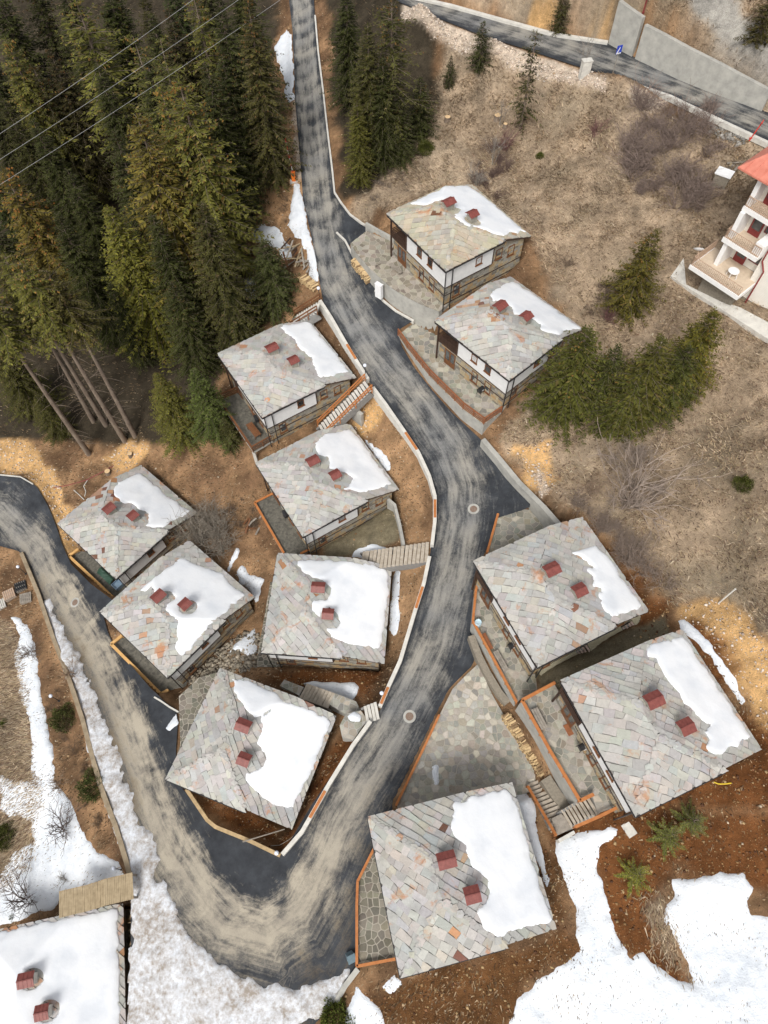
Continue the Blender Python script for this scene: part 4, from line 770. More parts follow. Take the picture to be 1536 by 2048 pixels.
# ---------------------------------------------------------------- walls and kerbs
def strip(pts, ztop, zbot, th, name, mat, label=None, cat=None, group=None, parent=None, cap=None):
    """a wall that follows a polyline; ztop / zbot per point"""
    P = [Vector(p[:2]) for p in pts]; n = len(P); L = []; Rr = []
    for i in range(n):
        d = ((P[min(i+1, n-1)]-P[i]).normalized()+(P[i]-P[max(i-1, 0)]).normalized()); d = d.normalized() if d.length > 1e-6 else Vector((1, 0)); nn = Vector((-d.y, d.x))*th/2
        L.append(P[i]+nn); Rr.append(P[i]-nn)
    c = Vector((P[n//2].x, P[n//2].y, zbot[n//2])); b = MB(); V = []
    for i in range(n): V += [(*L[i], zbot[i]), (*Rr[i], zbot[i]), (*Rr[i], ztop[i]), (*L[i], ztop[i])]
    Fc = [(0, 1, 2, 3), tuple(4*(n-1)+q for q in (3, 2, 1, 0))]
    for i in range(n-1): Fc += [(4*i+q, 4*i+4+q, 4*i+4+(q+1) % 4, 4*i+(q+1) % 4)[::-1] for q in range(4)]
    b.add(V, Fc); o = b.build(name, M[mat] if isinstance(mat, str) else mat, parent, c, c if parent is None else None)
    return tag(o, label, cat, group, 'thing' if cat == 'wall' else 'structure' if cat == 'kerb' else None), L, Rr
def dens(pts, st=1.2):
    out = []
    for a, b in zip(pts[:-1], pts[1:]):
        a = np.array(a); b = np.array(b); n = max(1, int(np.ceil(np.hypot(*(b-a)[:2])/st))); out += [tuple(a+(b-a)*i/n) for i in range(n)]
    return out+[tuple(pts[-1])]
def road_wall(px, h, th, mat, label, depth=2.8, zf=RZ):
    P = dens(on(zf, px, h)); zt = [p[2] for p in P]; return strip(P, zt, [min(p[2]-h-.3, float(gz(p[0], p[1]))-.3, p[2]-depth) for p in P], th, 'retaining_wall', mat, label, 'wall', 'low walls along the road')
for px, lab in ((W1A, 'sloping pale wall from the upper steps down to the orange railed stairs'), (W1B, 'curved pale wall between the orange railed stairs and the long stone stairs'), (W1C, 'gently bent pale wall between the long stone stairs and the stone landing'), (W1D, 'straight pale wall between the hairpin cottage and the road')):
    wl = road_wall(px, .5, .34, 'concw', lab)[0]
    P = on(RZ, px, .5); a, b_ = P[-2], P[-1]           # brick coloured coping tiles left on part of the wall
    for q in range(len(P)-1):
        if (q+len(px)) % 3 == 1:
            u = Vector(P[q]); v = Vector(P[q+1]); L_ = (v-u).length; b = MB(); b.bar(u.lerp(v, .15)+Vector((0, 0, .025)), u.lerp(v, min(.9, .15+2.4/L_))+Vector((0, 0, .025)), .26, .05); b.build('coping', M['orange'], wl, wl.location)
tanw = simple('tan_coping', (.34, .24, .13), (.55, .40, .22), 2, .9, .3)
road_wall(W1E, .35, .3, tanw, 'tan wall at the bend below the hairpin cottage', 2.)
road_wall(W2, .35, .42, simple('old_wall', (.22, .17, .11), (.40, .32, .22), 1.5, .92, .5), 'long old wall along the left side of the lower road', 3.5)
road_wall(W3, 1.0, .5, 'conc', 'low concrete wall at the foot of the dry grass slope', 2.)
P = dens(at(21.9, cA([(200, 368), (300, 425), (450, 505)]))); strip(P, [21.95]*len(P), [19.5]*len(P), .25, 'retaining_wall', 'conc', 'concrete wall beside the short asphalt drive of the topmost cottage', 'wall')
P = at(12.2, cD([(1100, 645), (1150, 690), (1190, 860), (1218, 1020)])); strip(P, [12.2, 12.25, 12.5, 12.9], [8.]*4, .3, 'retaining_wall', 'conc', 'grey wall in the hollow beside the long stone stairs', 'wall')
P = at(14.0, cC([(1212, 905), (1300, 975)])); strip(P, [14.0, 14.0], [11.]*2, .35, 'retaining_wall', 'conc', 'short grey wall stub below the orange railed stairs', 'wall')
P = on(lambda x, y: gz(x, y)+.25, [(672, 2004), (690, 1972), (716, 1938)]); strip(P, [p[2]+.1 for p in P], [p[2]-1.5 for p in P], .4, 'retaining_wall', 'conc', 'small concrete wall at the outer end of the hairpin', 'wall')
def kerb(px, zf, label, h=.14, th=.2, mat='concw'):
    P = dens(on(zf, px, h)); strip(P, [p[2] for p in P], [p[2]-.5 for p in P], th, 'kerb', mat, label, 'kerb', 'kerbs along the roads')
kerb([(630, 30), (636, 100), (646, 180), (655, 262), (664, 335), (669, 384), (681, 403), (700, 428), (731, 450)], RZ, 'white kerb right of the upper road up to the drive')
kerb([(673, 464), (690, 480), (703, 505), (712, 520)], RZ, 'short white kerb at the tip of the drive')
kerb([(750, 580), (766, 600), (792, 621), (828, 641)], RZ, 'kerb at the foot of the curved terrace wall')
kerb([(815, -10), (900, 9), (1000, 37), (1110, 67), (1216, 83)], UZ, 'pale kerb on the far side of the upper right road', .25, .5)
kerb([(1222, 153), (1270, 168), (1340, 191), (1440, 239), (1536, 284), (1600, 310)], UZ, 'pale kerb on the near side of the upper right road', .3, .4)
kerb(cH([(-40, 280), (0, 303), (60, 345), (122, 380)]), RZ, 'curved kerb at the lower road by the rubble corner', .15, .15)
kerb([(-60, 944), (0, 949), (40, 953), (66, 968)], RZ, 'white hose like kerb at the edge of the turning place', .12, .12)
P = on(UZ, [(1219, 86), (1240, 98), (1266, 112)]); strip(P, [p[2]+h for p, h in zip(P, (4.3, 4.1, 3.9))], [p[2]-1 for p in P], .45, 'concrete_wall', 'conc', 'tall grey concrete wall panel left of the red pole', 'wall')
P = on(UZ, [(1272, 116), (1310, 134), (1360, 158), (1420, 182), (1470, 200), (1525, 220)]); strip(P, [p[2]+h for p, h in zip(P, (3.4, 3.3, 3.1, 2.8, 2.4, 2.0))], [p[2]-1 for p in P], .45, 'concrete_wall', 'conc', 'long concrete retaining wall tapering along the upper right road', 'wall')
for q in range(6):
    P_ = on(UZ, [(1300+q*42, 126+q*17)])[0]; b = MB(); b.bar((0, 0, 0), (.1, .1, .9), .06, .06); b.build('marker_stake', M['brown'], None, (0, 0, 0), (P_[0]+.3, P_[1]+.45, P_[2]+3.2-q*.25)); tag(COL.objects[-1], '%s rusty stake from the red pole on top of the tapering wall' % ['first', 'second', 'third', 'fourth', 'fifth', 'sixth'][q], 'stake', 'stakes on the concrete wall')
# ---------------------------------------------------------------- railings
def railing(pts, mat, label, h=.95, rails=3, post_gap=1.6, board=.16, cat='railing'):
    P = [Vector(p) for p in pts]; root = empty('timber_railing', P[0], 0, label, cat, 'timber railings of the terraces'); o = P[0]
    zs = [h*(i+1)/(rails+.0)-.1 for i in range(rails)]
    for a, b_ in zip(P[:-1], P[1:]):
        a, b_ = a-o, b_-o; L = (b_-a).length; n = max(1, round(L/post_gap))
        for i in range(n+(1 if b_ is (P[-1]-o) or (b_+o-P[-1]).length < 1e-6 else 0)):
            c = a.lerp(b_, i/n); b = MB(); b.box(c.x-.05, c.x+.05, c.y-.05, c.y+.05, c.z-.1, c.z+h-.02); b.build('post', M[mat], root)
        for z in zs: b = MB(); b.bar(a+Vector((0, 0, z)), b_+Vector((0, 0, z)), .035, .1); b.build('rail', M[mat], root)
        b = MB(); b.bar(a+Vector((0, 0, h)), b_+Vector((0, 0, h)), board, .05); b.build('handrail', M[mat], root)
    return root
def T3(z, px, lift=0): return [(*U(a, b, z)[:2], z+lift) for a, b in px]
M['rail'] = simple('red_brown_timber', (.20, .075, .032), (.30, .115, .05), 3, .6, .3)
zb = base('B'); railing(T3(zb, cB([(62, 500), (130, 596), (200, 686), (300, 808), (430, 938), (560, 1066), (718, 1182), (852, 1092)])), 'rail', 'long brown railing on the terrace wall beside the road bend', .95, 4)
zb = base('C'); railing(T3(zb, cC([(240, 790), (75, 860), (368, 1295), (545, 1195)])), 'brown', 'dark brown railing round the raised deck by the forest', .95, 3)
zb = base('D'); railing(T3(zb, cD([(215, 615), (78, 685), (300, 1068)])), 'orange', 'orange railing round the dark terrace between the stairs', .35, 1, 1.8, .24); railing(T3(zb, cD([(430, 1075), (500, 1042)])), 'orange', 'short orange rail at the lower end of the dark terrace', .35, 1, 1.8, .24)
zb = base('E'); railing(T3(zb, cE([(238, 622), (175, 668), (480, 955)])), 'pine', 'yellow timber rail beside the lower road near the green tarpaulin', .55, 2, 1.6, .3)
zb = base('F'); railing(T3(zb, cE([(535, 1210), (463, 1268), (800, 1606), (850, 1580)])), 'pine', 'yellow timber rail beside the lower road with a turned end', .55, 2, 1.6, .3)
zb = base('I'); railing(T3(zb, cI([(130, 440), (78, 640), (55, 870), (230, 1190), (388, 1488)])), 'orange', 'orange rail on the terrace wall with the blue barrel', .6, 2, 1.7, .22); railing([(*p[:2], 15.2) for p in T3(15.2, cI([(248, 50), (165, 345)]))], 'orange', 'orange rail along the parking place', .6, 2, 1.7, .22)
zb = base('J'); railing(T3(zb, cJ([(308, 370), (120, 470), (280, 760), (448, 1042), (525, 1005)])), 'orange', 'orange rail round the terrace above the firewood stack', .6, 2, 1.7, .26)
railing(T3(zb, cJ([(690, 1065), (560, 1130), (420, 1190)])), 'orange', 'orange rail beside the upper flight of the paved stairs', .6, 2, 1.7, .22)
zb = base('K'); railing(T3(zb, cK([(195, 525), (85, 745), (80, 900), (80, 1308), (342, 1258)])), 'orange', 'orange rail round the dark terrace on the outside of the hairpin', .4, 2, 1.7, .2)
railing([(p[0], p[1], float(PZ(p[0], p[1]))) for p in on(PZ, [(878, 1432), (850, 1492), (820, 1554), (792, 1612)])], 'orange', 'orange rail between the paved yard and the road', .5, 2, 1.7, .2)
# ---------------------------------------------------------------- stairs
def stairs(a, b_, width, n, label, mat='conc', group='outdoor stairs', rails=None, solid=1.2, name='stone_stairs'):
    a = Vector(a); b_ = Vector(b_); d = Vector((b_.x-a.x, b_.y-a.y, 0)); L = d.length; d.normalize(); s = Vector((-d.y, d.x, 0)); root = empty(name, b_, 0, label, 'stairs', group); go = L/n; ri = (a.z-b_.z)/n
    b = MB(); b.box(-go*.42, go*.42, -width/2, width/2, -.1, 0); tm = b.me('step', M[mat]); ang = math.atan2(d.y, d.x)
    for i in range(n):
        c = a+d*go*(i+.5); obj('step', tm, root, (c.x-b_.x+random.uniform(-.02, .02), c.y-b_.y, a.z-b_.z-ri*(i+.5)), (0, 0, ang+random.uniform(-.02, .02)))
    k = MB()
    for sg in (-1, 1):
        o = s*sg*(width/2-.1); k.bar(a-b_+o+Vector((0, 0, -.35-solid*.3)), Vector(o)+Vector((0, 0, -.35-solid*.3)), .2, .4+solid*.5)
    k.build('stringer', M['under'], root)
    if rails:
        for sg in (-1, 1):
            o = s*sg*(width/2+.06)
            for z in (.45, .9): k = MB(); k.bar(a-b_+o+Vector((0, 0, z)), o+Vector((0, 0, z)), .08, .14); k.build('rail', M[rails], root)
            for q in (0, .33, .66, 1): k = MB(); c = (a-b_).lerp(Vector((0, 0, 0)), q)+o; k.box(c.x-.05, c.x+.05, c.y-.05, c.y+.05, c.z-.4, c.z+.92); k.build('post', M[rails], root)
    return root
M['tread'] = simple('worn_tread', (.32, .27, .21), (.5, .44, .36), 3, .9, .3)
P3 = lambda px, z: (*U(px[0], px[1], z)[:2], z)
stairs(P3((638, 612), 18.2), P3((586, 644), 15.2), 1.7, 11, 'narrow steps with dark rails at the top of the pale road wall', 'concw', rails='brown')
stairs(P3((737, 770), 16.7), P3((642, 862), 12.3), 1.5, 17, 'stairs with bright orange rails leading from the road to the deck cottage', 'concw', rails='orange')
stairs(P3((858, 1103), 14.3), P3((722, 1122), 10.6), 2.1, 17, 'long stone stairs from the road down beside the hollow', 'tread')
stairs(P3((664, 1402), 10.6), P3((606, 1381), 8.9), 1.5, 9, 'stone stairs behind the hairpin cottage', 'tread')
stairs(P3((757, 1420), 12.75), P3((730, 1430), 12.0), 1.5, 4, 'four wide steps from the road to the stone landing', 'concw')
P = at(11.8, cH([(1240, 395), (1340, 370), (1385, 430), (1290, 570), (1215, 545), (1200, 470)])); c = (sum(p[0] for p in P)/6, sum(p[1] for p in P)/6, 11.8)
root = empty('stone_landing', c, 0, 'stone landing at the foot of the four wide steps', 'landing'); b = MB(); b.prism([(p[0]-c[0], p[1]-c[1]) for p in P], -3, 0); b.build('slab', M['conc'], root); stones_in(root, P, lambda x, y: 11.8, .6, 5)
P = at(10.6, cH([(1130, 330), (1170, 255), (1310, 310), (1340, 370), (1240, 395)])); c = (sum(p[0] for p in P)/5, sum(p[1] for p in P)/5, 10.6)
root = empty('stone_landing', c, 0, 'lower stone landing where the stairs behind the hairpin cottage begin', 'landing'); b = MB(); b.prism([(p[0]-c[0], p[1]-c[1]) for p in P], -3, 0); b.build('slab', M['conc'], root); stones_in(root, P, lambda x, y: 10.6, .55, 6)
P = at(8.85, cH([(800, 205), (830, 165), (960, 215), (930, 270)])); c = (sum(p[0] for p in P)/4, sum(p[1] for p in P)/4, 8.85)
root = empty('stone_landing', c, 0, 'small brown stone landing at the bottom of the stairs behind the hairpin cottage', 'landing'); b = MB(); b.prism([(p[0]-c[0], p[1]-c[1]) for p in P], -2, 0); b.build('slab', M['conc'], root); stones_in(root, P, lambda x, y: 8.85, .5, 7)
pl = on(PZ, [(1070, 1562)])[0]; zj = base('J')
stairs(P3((1120, 1648), 16.1), (pl[0], pl[1], float(PZ(pl[0], pl[1]))+.1), 1.6, 11, 'lower flight of paved stairs between the firewood stack and the snowy ground', 'tread')
stairs(P3((1188, 1608), zj), P3((1132, 1640), 16.1), 1.5, 8, 'upper flight of paved stairs with orange rail', 'tread')
P = at(16.1, cJ([(295, 1140), (350, 1110), (425, 1190), (330, 1235)])); c = (sum(p[0] for p in P)/4, sum(p[1] for p in P)/4, 16.1); root = empty('stone_landing', c, 0, 'landing between the two paved flights', 'landing'); b = MB(); b.prism([(p[0]-c[0], p[1]-c[1]) for p in P], -2.5, 0); b.build('slab', M['grey'], root)
railing([(*U(*cJ([(155, 955)])[0], 14.6)[:2], 14.3), (*U(*cJ([(318, 1235)])[0], 16.6)[:2], 16.2)], 'orange', 'orange rail down the lower flight of paved stairs', .6, 2, 1.6, .22)
P = on(PZ, [(1118, 1682), (1150, 1664)], 2.4); strip(P, [16.3, 16.3], [13.5, 13.5], .25, 'retaining_wall', 'concw', 'short white wall end at the foot of the paved stairs', 'wall')
# retaining wall with planter between yard and terrace J
P = at(15.5, cJ([(262, 905), (330, 1010), (395, 1085)])); strip(dens(P), [15.5]*len(dens(P)), [12.5]*len(dens(P)), .9, 'retaining_wall', 'stonecore', 'earth filled planter between the paved stairs and the terrace wall', 'wall')
P = at(15, cI([(50, 960), (110, 1120), (170, 1240), (260, 1390), (330, 1480)])); strip(dens(P), [14.9]*len(dens(P)), [12.5]*len(dens(P)), .6, 'retaining_wall', 'stonecore', 'rough stone footing below the blue barrel terrace', 'wall')
M['pink'] = simple('worn_step', (.34, .25, .21), (.50, .40, .35), 3, .9, .3)
# lane with two short flights between I and J
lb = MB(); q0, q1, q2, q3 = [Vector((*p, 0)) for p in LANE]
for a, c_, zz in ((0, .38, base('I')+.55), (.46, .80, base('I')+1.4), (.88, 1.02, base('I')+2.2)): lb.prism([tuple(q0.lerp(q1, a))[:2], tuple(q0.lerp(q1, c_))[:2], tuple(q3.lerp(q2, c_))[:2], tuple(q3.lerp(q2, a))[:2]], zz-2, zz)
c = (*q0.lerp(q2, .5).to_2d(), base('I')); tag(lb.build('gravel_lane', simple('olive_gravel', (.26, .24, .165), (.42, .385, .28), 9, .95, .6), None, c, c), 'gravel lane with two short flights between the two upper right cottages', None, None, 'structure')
mid = lambda f: q0.lerp(q1, f).lerp(q3.lerp(q2, f), .5)
for f0, f1, z1, z0, lab in ((.46, .38, base('I')+1.45, base('I')+.6, 'lower dark brown steps in the gravel lane'), (.88, .80, base('I')+2.25, base('I')+1.45, 'upper dark brown steps in the gravel lane')):
    a, b_ = mid(f0), mid(f1); stairs((a.x, a.y, z1), (b_.x, b_.y, z0), 2.3, 4, lab, 'pink')
# plank footbridge to the snow covered cottage
a = Vector(P3((266, 1771), 9.0)); b_ = Vector(P3((118, 1809), 7.6)); root = empty('plank_footbridge', b_, 0, 'weathered plank footbridge with steps beside the snow covered roof', 'footbridge')
d = (b_-a); d.z = 0; L = d.length; d.normalize(); s = Vector((-d.y, d.x, 0))
def zbr(t): return 9.0 if t < .36 else 9.0-(min(6, int((t-.36)/.05)+1))*.23 if t < .66 else 7.6
n = 44
for i in range(n):
    t0 = (i+.5)/n; c = a+d*L*t0; b = MB(); w_ = L/n*.94; b.box(-w_/2, w_/2, -1.0, 1.0, -.05, 0); b.build('plank', M['tanplank'] if 'tanplank' in M else M.setdefault('tanplank', simple('weathered_plank', (.26, .20, .12), (.42, .33, .21), 2.5, .85, .3)), root, loc=(c.x-b_.x, c.y-b_.y, zbr(t0)-b_.z+random.uniform(-.01, .01)), rot=math.atan2(d.y, d.x)+random.uniform(-.015, .015))
for t0 in (.02, .33, .66, .97):
    for sg in (-1, 1): c = a+d*L*t0+s*sg*.85; b = MB(); g = float(gz(c.x, c.y)); b.box(-.09, .09, -.09, .09, min(g-.5, 5)-b_.z, zbr(t0)-.05-b_.z); b.build('pile', M['grey'], root, loc=(c.x-b_.x, c.y-b_.y, 0))
for sg in (-1, 1): b = MB(); b.bar(a+s*sg*.8-b_+Vector((0, 0, -.15)), a+d*L*.36+s*sg*.8+Vector((0, 0, zbr(.2)-a.z))-b_+Vector((0, 0, -.15)), .12, .18); b.build('girder', M['grey'], root)
# ---------------------------------------------------------------- conifers: trunk with whorls of drooping branches set with twigs
t = NT('needles'); a = t.noise(1.3, 4, .6); c = t.mix(1., t.attr('leaf'), t.ocol(), 'MULTIPLY')
M['needle'] = t.fin(t.mix(1., c, t.ramp(a, [(.3, .65), (.7, 1.35)]), 'MULTIPLY'), .8, None, spec=.15); t.b.inputs['Subsurface Weight'].default_value = 0
M['bark'] = simple('spruce_bark', (.13, .095, .07), (.25, .20, .155), 4, .95, .6, stretch=(1, 1, .25), bd=.03)
M['twig'] = tinted('bare_twig', .3, 5, .9, .2)
def tubes(paths, n=5):
    """paths: list of (points, radii) -> verts, quads"""
    V = []; F = []
    for P, Rr in paths:
        P = np.array(P); m = len(P); d = np.gradient(P, axis=0); d /= np.linalg.norm(d, axis=1)[:, None]+1e-9
        x = np.cross(d, (0.31, .2, .93)); x /= np.linalg.norm(x, axis=1)[:, None]+1e-9; y = np.cross(d, x); b = len(V)
        for i in range(m):
            for k in range(n): an = 2*math.pi*k/n; V.append(P[i]+(x[i]*math.cos(an)+y[i]*math.sin(an))*Rr[i])
        for i in range(m-1):
            for k in range(n): F.append((b+i*n+k, b+i*n+(k+1) % n, b+(i+1)*n+(k+1) % n, b+(i+1)*n+k))
    return V, F
def conifer(seed, H, Rm, low, gap, nb, cones=0., droop=.5, twl=.55, shape=.8, ragged=.25, stubs=0, dens_=.2, lean=0.):
    rg = np.random.default_rng(seed); Q = []; Cc = []; br = []
    axis_x = lambda z: lean*H*math.sin(z/H*2.2)*.05
    tr = ([(axis_x(z), 0, z) for z in np.linspace(-.8, H*.985, 12)], [max(.02, H*.0125*(1-max(0, z)/H)**.85) for z in np.linspace(-.8, H*.985, 12)])
    z = H*low; lev = 0
    while z < H*.985:
        tt = (z-H*low)/(H*(1-low)); Lm = Rm*((1-tt)**shape)*(.45+.55*min(1, tt*7+.35))+.12
        for k in range(nb if tt < .8 else max(4, nb-2)):
            if rg.random() < .07: continue
            az = 2*math.pi*(k+rg.uniform(-.35, .35))/nb+lev*1.1; L = Lm*rg.uniform(1-ragged, 1+ragged); z0 = z+rg.uniform(-.5, .5)*gap; dr = droop*rg.uniform(.6, 1.3)*(1-.6*tt)
            ca, sa = math.cos(az), math.sin(az); up = .10+.5*tt*tt
            pt = lambda s: np.array([axis_x(z0)+ca*L*s, sa*L*s, z0+L*(up*s-dr*s*s+.28*dr*s**4)])
            br.append(([pt(s) for s in (0, .35, .7, 1)], [max(.008, .022*L**.6), .012*L**.5, .008, .004]))
            n = max(3, int(L/dens_)); sh = rg.uniform(.75, 1.25)
            for i in range(n):
                s = .12+.88*(i+rg.random())/n; p = pt(s); fw = pt(min(1, s+.05))-pt(s-.05); fw /= np.linalg.norm(fw)+1e-9; side = np.array([-sa, ca, 0])
                for sg in (-1, 1, 0):
                    l = twl*(1.15-.75*s)*rg.uniform(.6, 1.25)*min(1, .4+L/2.2)
                    if sg == 0: d = fw*.75+np.array([0, 0, -.75])+side*rg.uniform(-.5, .5); l *= .8
                    else: d = side*sg*rg.uniform(.6, 1.)+fw*rg.uniform(.45, .9)+np.array([0, 0, rg.uniform(-.45, .05)])
                    d /= np.linalg.norm(d); wv = np.cross(d, np.array([rg.uniform(-.5, .5), rg.uniform(-.5, .5), 1.])); wv /= np.linalg.norm(wv)+1e-9; w_ = l*rg.uniform(.13, .21)
                    b = len(Q)*4; Q.append([p, p+d*l*.45+wv*w_, p+d*l, p+d*l*.45-wv*w_])
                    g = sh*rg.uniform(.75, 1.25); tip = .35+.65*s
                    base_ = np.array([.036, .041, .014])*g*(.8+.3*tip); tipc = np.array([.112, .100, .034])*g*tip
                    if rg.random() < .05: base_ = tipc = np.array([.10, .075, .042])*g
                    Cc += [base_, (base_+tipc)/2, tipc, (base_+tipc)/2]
            if cones and tt > .45 and rg.random() < cones:
                for _ in range(3):
                    s = rg.uniform(.5, 1); p = pt(s); l = .16; b = np.array([rg.uniform(-.15, .15), rg.uniform(-.15, .15), 0.])
                    Q.append([p+b, p+b+np.array([.06, .03, -l*.5]), p+b+np.array([0, 0, -l*1.4]), p+b+np.array([-.06, -.03, -l*.5])]); Cc += [np.array([.16, .09, .04])]*4
        z += gap*rg.uniform(.75, 1.25)*(1-.35*tt); lev += 1
    for _ in range(stubs):
        z0 = rg.uniform(.08, low)*H; az = rg.uniform(0, 6.28); L = rg.uniform(.5, 1.8); br.append(([(0, 0, z0), (math.cos(az)*L*.5, math.sin(az)*L*.5, z0-.05*L), (math.cos(az)*L, math.sin(az)*L, z0-.25*L)], [.022, .015, .006]))
    for k in range(3): Q.append([np.array([axis_x(H), 0, H*.96]), np.array([.05*math.cos(k*2.1), .05*math.sin(k*2.1), H*.98]), np.array([axis_x(H), 0, H*1.01]), np.array([-.05*math.cos(k*2.1), -.05*math.sin(k*2.1), H*.98])]); Cc += [np.array([.09, .09, .03])]*4
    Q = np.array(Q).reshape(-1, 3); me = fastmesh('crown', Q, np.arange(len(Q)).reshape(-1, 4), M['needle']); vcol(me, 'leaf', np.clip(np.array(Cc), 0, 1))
    v, f = tubes([tr], 9); v2, f2 = tubes(br, 3); f2 = [tuple(i+len(v) for i in q) for q in f2]
    return fastmesh('trunk', np.array(list(v)+list(v2)), np.array(f+f2), M['bark'], True), me, H
CON = {'full': conifer(1, 20, 3.1, .06, .42, 8, .3), 'full2': conifer(2, 20, 2.7, .10, .44, 8, .0, .6, ragged=.35), 'cone': conifer(3, 20, 2.9, .10, .45, 8, .5, .55, .5, .75, .35), 'high': conifer(4, 22, 2.5, .68, .42, 8, .5, .5, .55, .75, .45, 40, lean=.3), 'dense': conifer(5, 9, 2.5, .03, .36, 9, .1, .5, .5, .82, .34, dens_=.17),
       'dense2': conifer(6, 9, 2.2, .03, .38, 8, .25, .5, .48, .85, .36, dens_=.17), 'thin': conifer(7, 10, 1.15, .10, .55, 5, .0, 1.1, .45, .45, .6), 'small': conifer(8, 4.5, 1.15, .04, .26, 7, 0, .3, .36, .7, .3, dens_=.14), 'young': conifer(9, 2.6, 1.35, .03, .42, 7, 0, -.25, .30, .8, .12, dens_=.075), 'airy': conifer(10, 18, 2.6, .30, .6, 6, .4, .5, .5, .7, .5, 30, dens_=.26, lean=.6)}
def tree(kind, px, py, H, label, tint=(1, 1, 1), wide=1., group='forest spruces left of the road', name='spruce_tree', sink=.2):
    tm, cm, h0 = CON[kind]; p = hit(px, py, 0 if kind == 'high' else H); s = H/h0; g = float(gz(p[0], p[1]))
    root = empty(name, (p[0], p[1], g-sink), random.uniform(0, 6.28), label, 'tree', group); wide *= 1.0 if kind in ('young', 'small') else 1.32 if kind == 'thin' else 1.38 if kind in ('dense', 'dense2') else 1.05 if kind == 'high' else 1.36; root.scale = (s*wide, s*wide, s)
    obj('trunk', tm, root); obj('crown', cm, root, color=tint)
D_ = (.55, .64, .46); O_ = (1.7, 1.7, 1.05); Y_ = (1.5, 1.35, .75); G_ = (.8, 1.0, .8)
for a in [
    ('full2', -30, -60, 24, 'drooping dark spruce in the top left corner', D_, 1.2), ('airy', 145, -10, 24, 'pale topped spruce crossed by the top power line', O_, 1.35), ('cone', 8, 70, 23, 'spruce at the left edge under the first power line', O_, 1.2), ('airy', 250, 62, 21, 'slim light spruce between the two upper power lines', (1.6, 1.65, 1.1)),
    ('airy', 328, 62, 21, 'open branched spruce beside the middle power line', (1.5, 1.55, 1.)), ('cone', 355, 150, 25, 'tall spruce hung with brown cones, tip between the forest and the road bank', O_, 1.25), ('cone', 272, 225, 25, 'brownish cone laden spruce in front of the middle forest', (1.9, 1.6, .95), 1.3), ('cone', 318, 165, 24, 'spruce half hidden behind the cone laden pair', O_, .9),
    ('full', 225, 255, 22, 'dark spruce behind the brownish cone laden one', D_), ('full', 492, -20, 21, 'broad spruce beside the upper snow bank', (.95, .9, .75), .85), ('full2', 432, -30, 22, 'dark spruce left of the broad one at the upper edge', D_, .9), ('airy', 368, -30, 20, 'thin half bare spruce at the upper edge of the forest', O_),
    ('cone', 2, 332, 24, 'reddish brown spruce at the left edge below the last power line', (1.8, 1.45, .9), 1.15), ('full', 215, 410, 20, 'bright tipped spruce in the middle of the forest', (1.9, 1.9, .95), 1.25), ('full2', 130, 330, 19, 'shaded spruce in the gap of the left forest', D_), ('full2', 60, 230, 20, 'shaded spruce behind the left edge trees', D_), ('full2', 190, 120, 20, 'dark spruce under the crossing power lines', D_),
    ('full2', 300, 20, 19, 'dark spruce at the upper edge near the pale topped one', D_), ('full', 410, 120, 20, 'dark spruce behind the tall cone hung one', D_), ('full2', 405, 225, 17, 'dark spruce beside the orange bank', D_, .8), ('full', 400, 400, 19, 'deep green spruce behind the deck cottage', (.8, .8, .65), 1.1), ('full2', 300, 420, 19, 'dark spruce between the bright tipped one and the deck cottage', D_), ('full', 340, 560, 14, 'dark spruce left of the raised deck', D_, 1.2), ('full', 110, 420, 20, 'dark spruce behind the bare trunks', D_),
    ('full', 312, 745, 12, 'cone dotted spruce lowest in the forest, beside the orange clearing', (1.5, 1.5, .85), 1.3), ('full2', 385, 735, 12, 'green spruce behind the snowy roof by the lower road', (1.0, 1.3, .9), 1.3), ('dense2', 445, 838, 5, 'small spruce below the raised deck', (.9, .95, .7)), ('dense', 527, 478, 9.5, 'compact spruce beside the heap of planks', (.72, .85, .72), 1.0), ('full2', 440, 530, 12, 'dark spruce behind the compact one', D_, .95),
    ('high', 178, 908, 28, 'tall spruce whose bare trunk ends at the clearing, leaning at the left edge', O_), ('high', 250, 882, 28, 'second tall spruce with a long bare trunk above the clearing', O_), ('high', 270, 872, 26, 'third tall spruce with a long bare trunk above the clearing', (1.1, 1.0, .8)), ('high', 187, 843, 26, 'shorter of the spruces with bare trunks', (1., .95, .75)), ('high', 212, 850, 27, 'bare trunked spruce nearest the bright tipped one', O_),
    ('full', -15, 690, 12, 'bushy dark spruce at the left edge beside the turning place', (.85, .85, .6), 1.5), ('full2', 70, 790, 8, 'lower bushy spruce touching the orange clay', (.8, .8, .55), 1.6), ('full2', 215, 560, 14, 'shaded spruce behind the bare trunks', D_, .9)]: tree(*a)
for a in [
    ('full2', 735, 40, 15, 'spruce right of the upper road with a dark crown', (.85, .85, .65), 1.15), ('full', 713, 185, 10.5, 'slender bright spruce standing close to the white kerb', (1.3, 1.3, .7), .95), ('airy', 790, -20, 17, 'tall loose spruce at the end of the pale shoulder', (1., 1., .8), 1.2), ('full', 765, 110, 12, 'dark spruce in the middle of the group right of the upper road', D_, 1.25), ('dense2', 842, 150, 7, 'small dark spruce at the right end of the roadside group', D_), ('dense', 800, 195, 7, 'low dark spruce at the foot of the roadside group', D_), ('full2', 690, -40, 14, 'dark spruce at the upper edge right of the road', D_, 1.2)]: tree(*a, group='spruces right of the upper road')
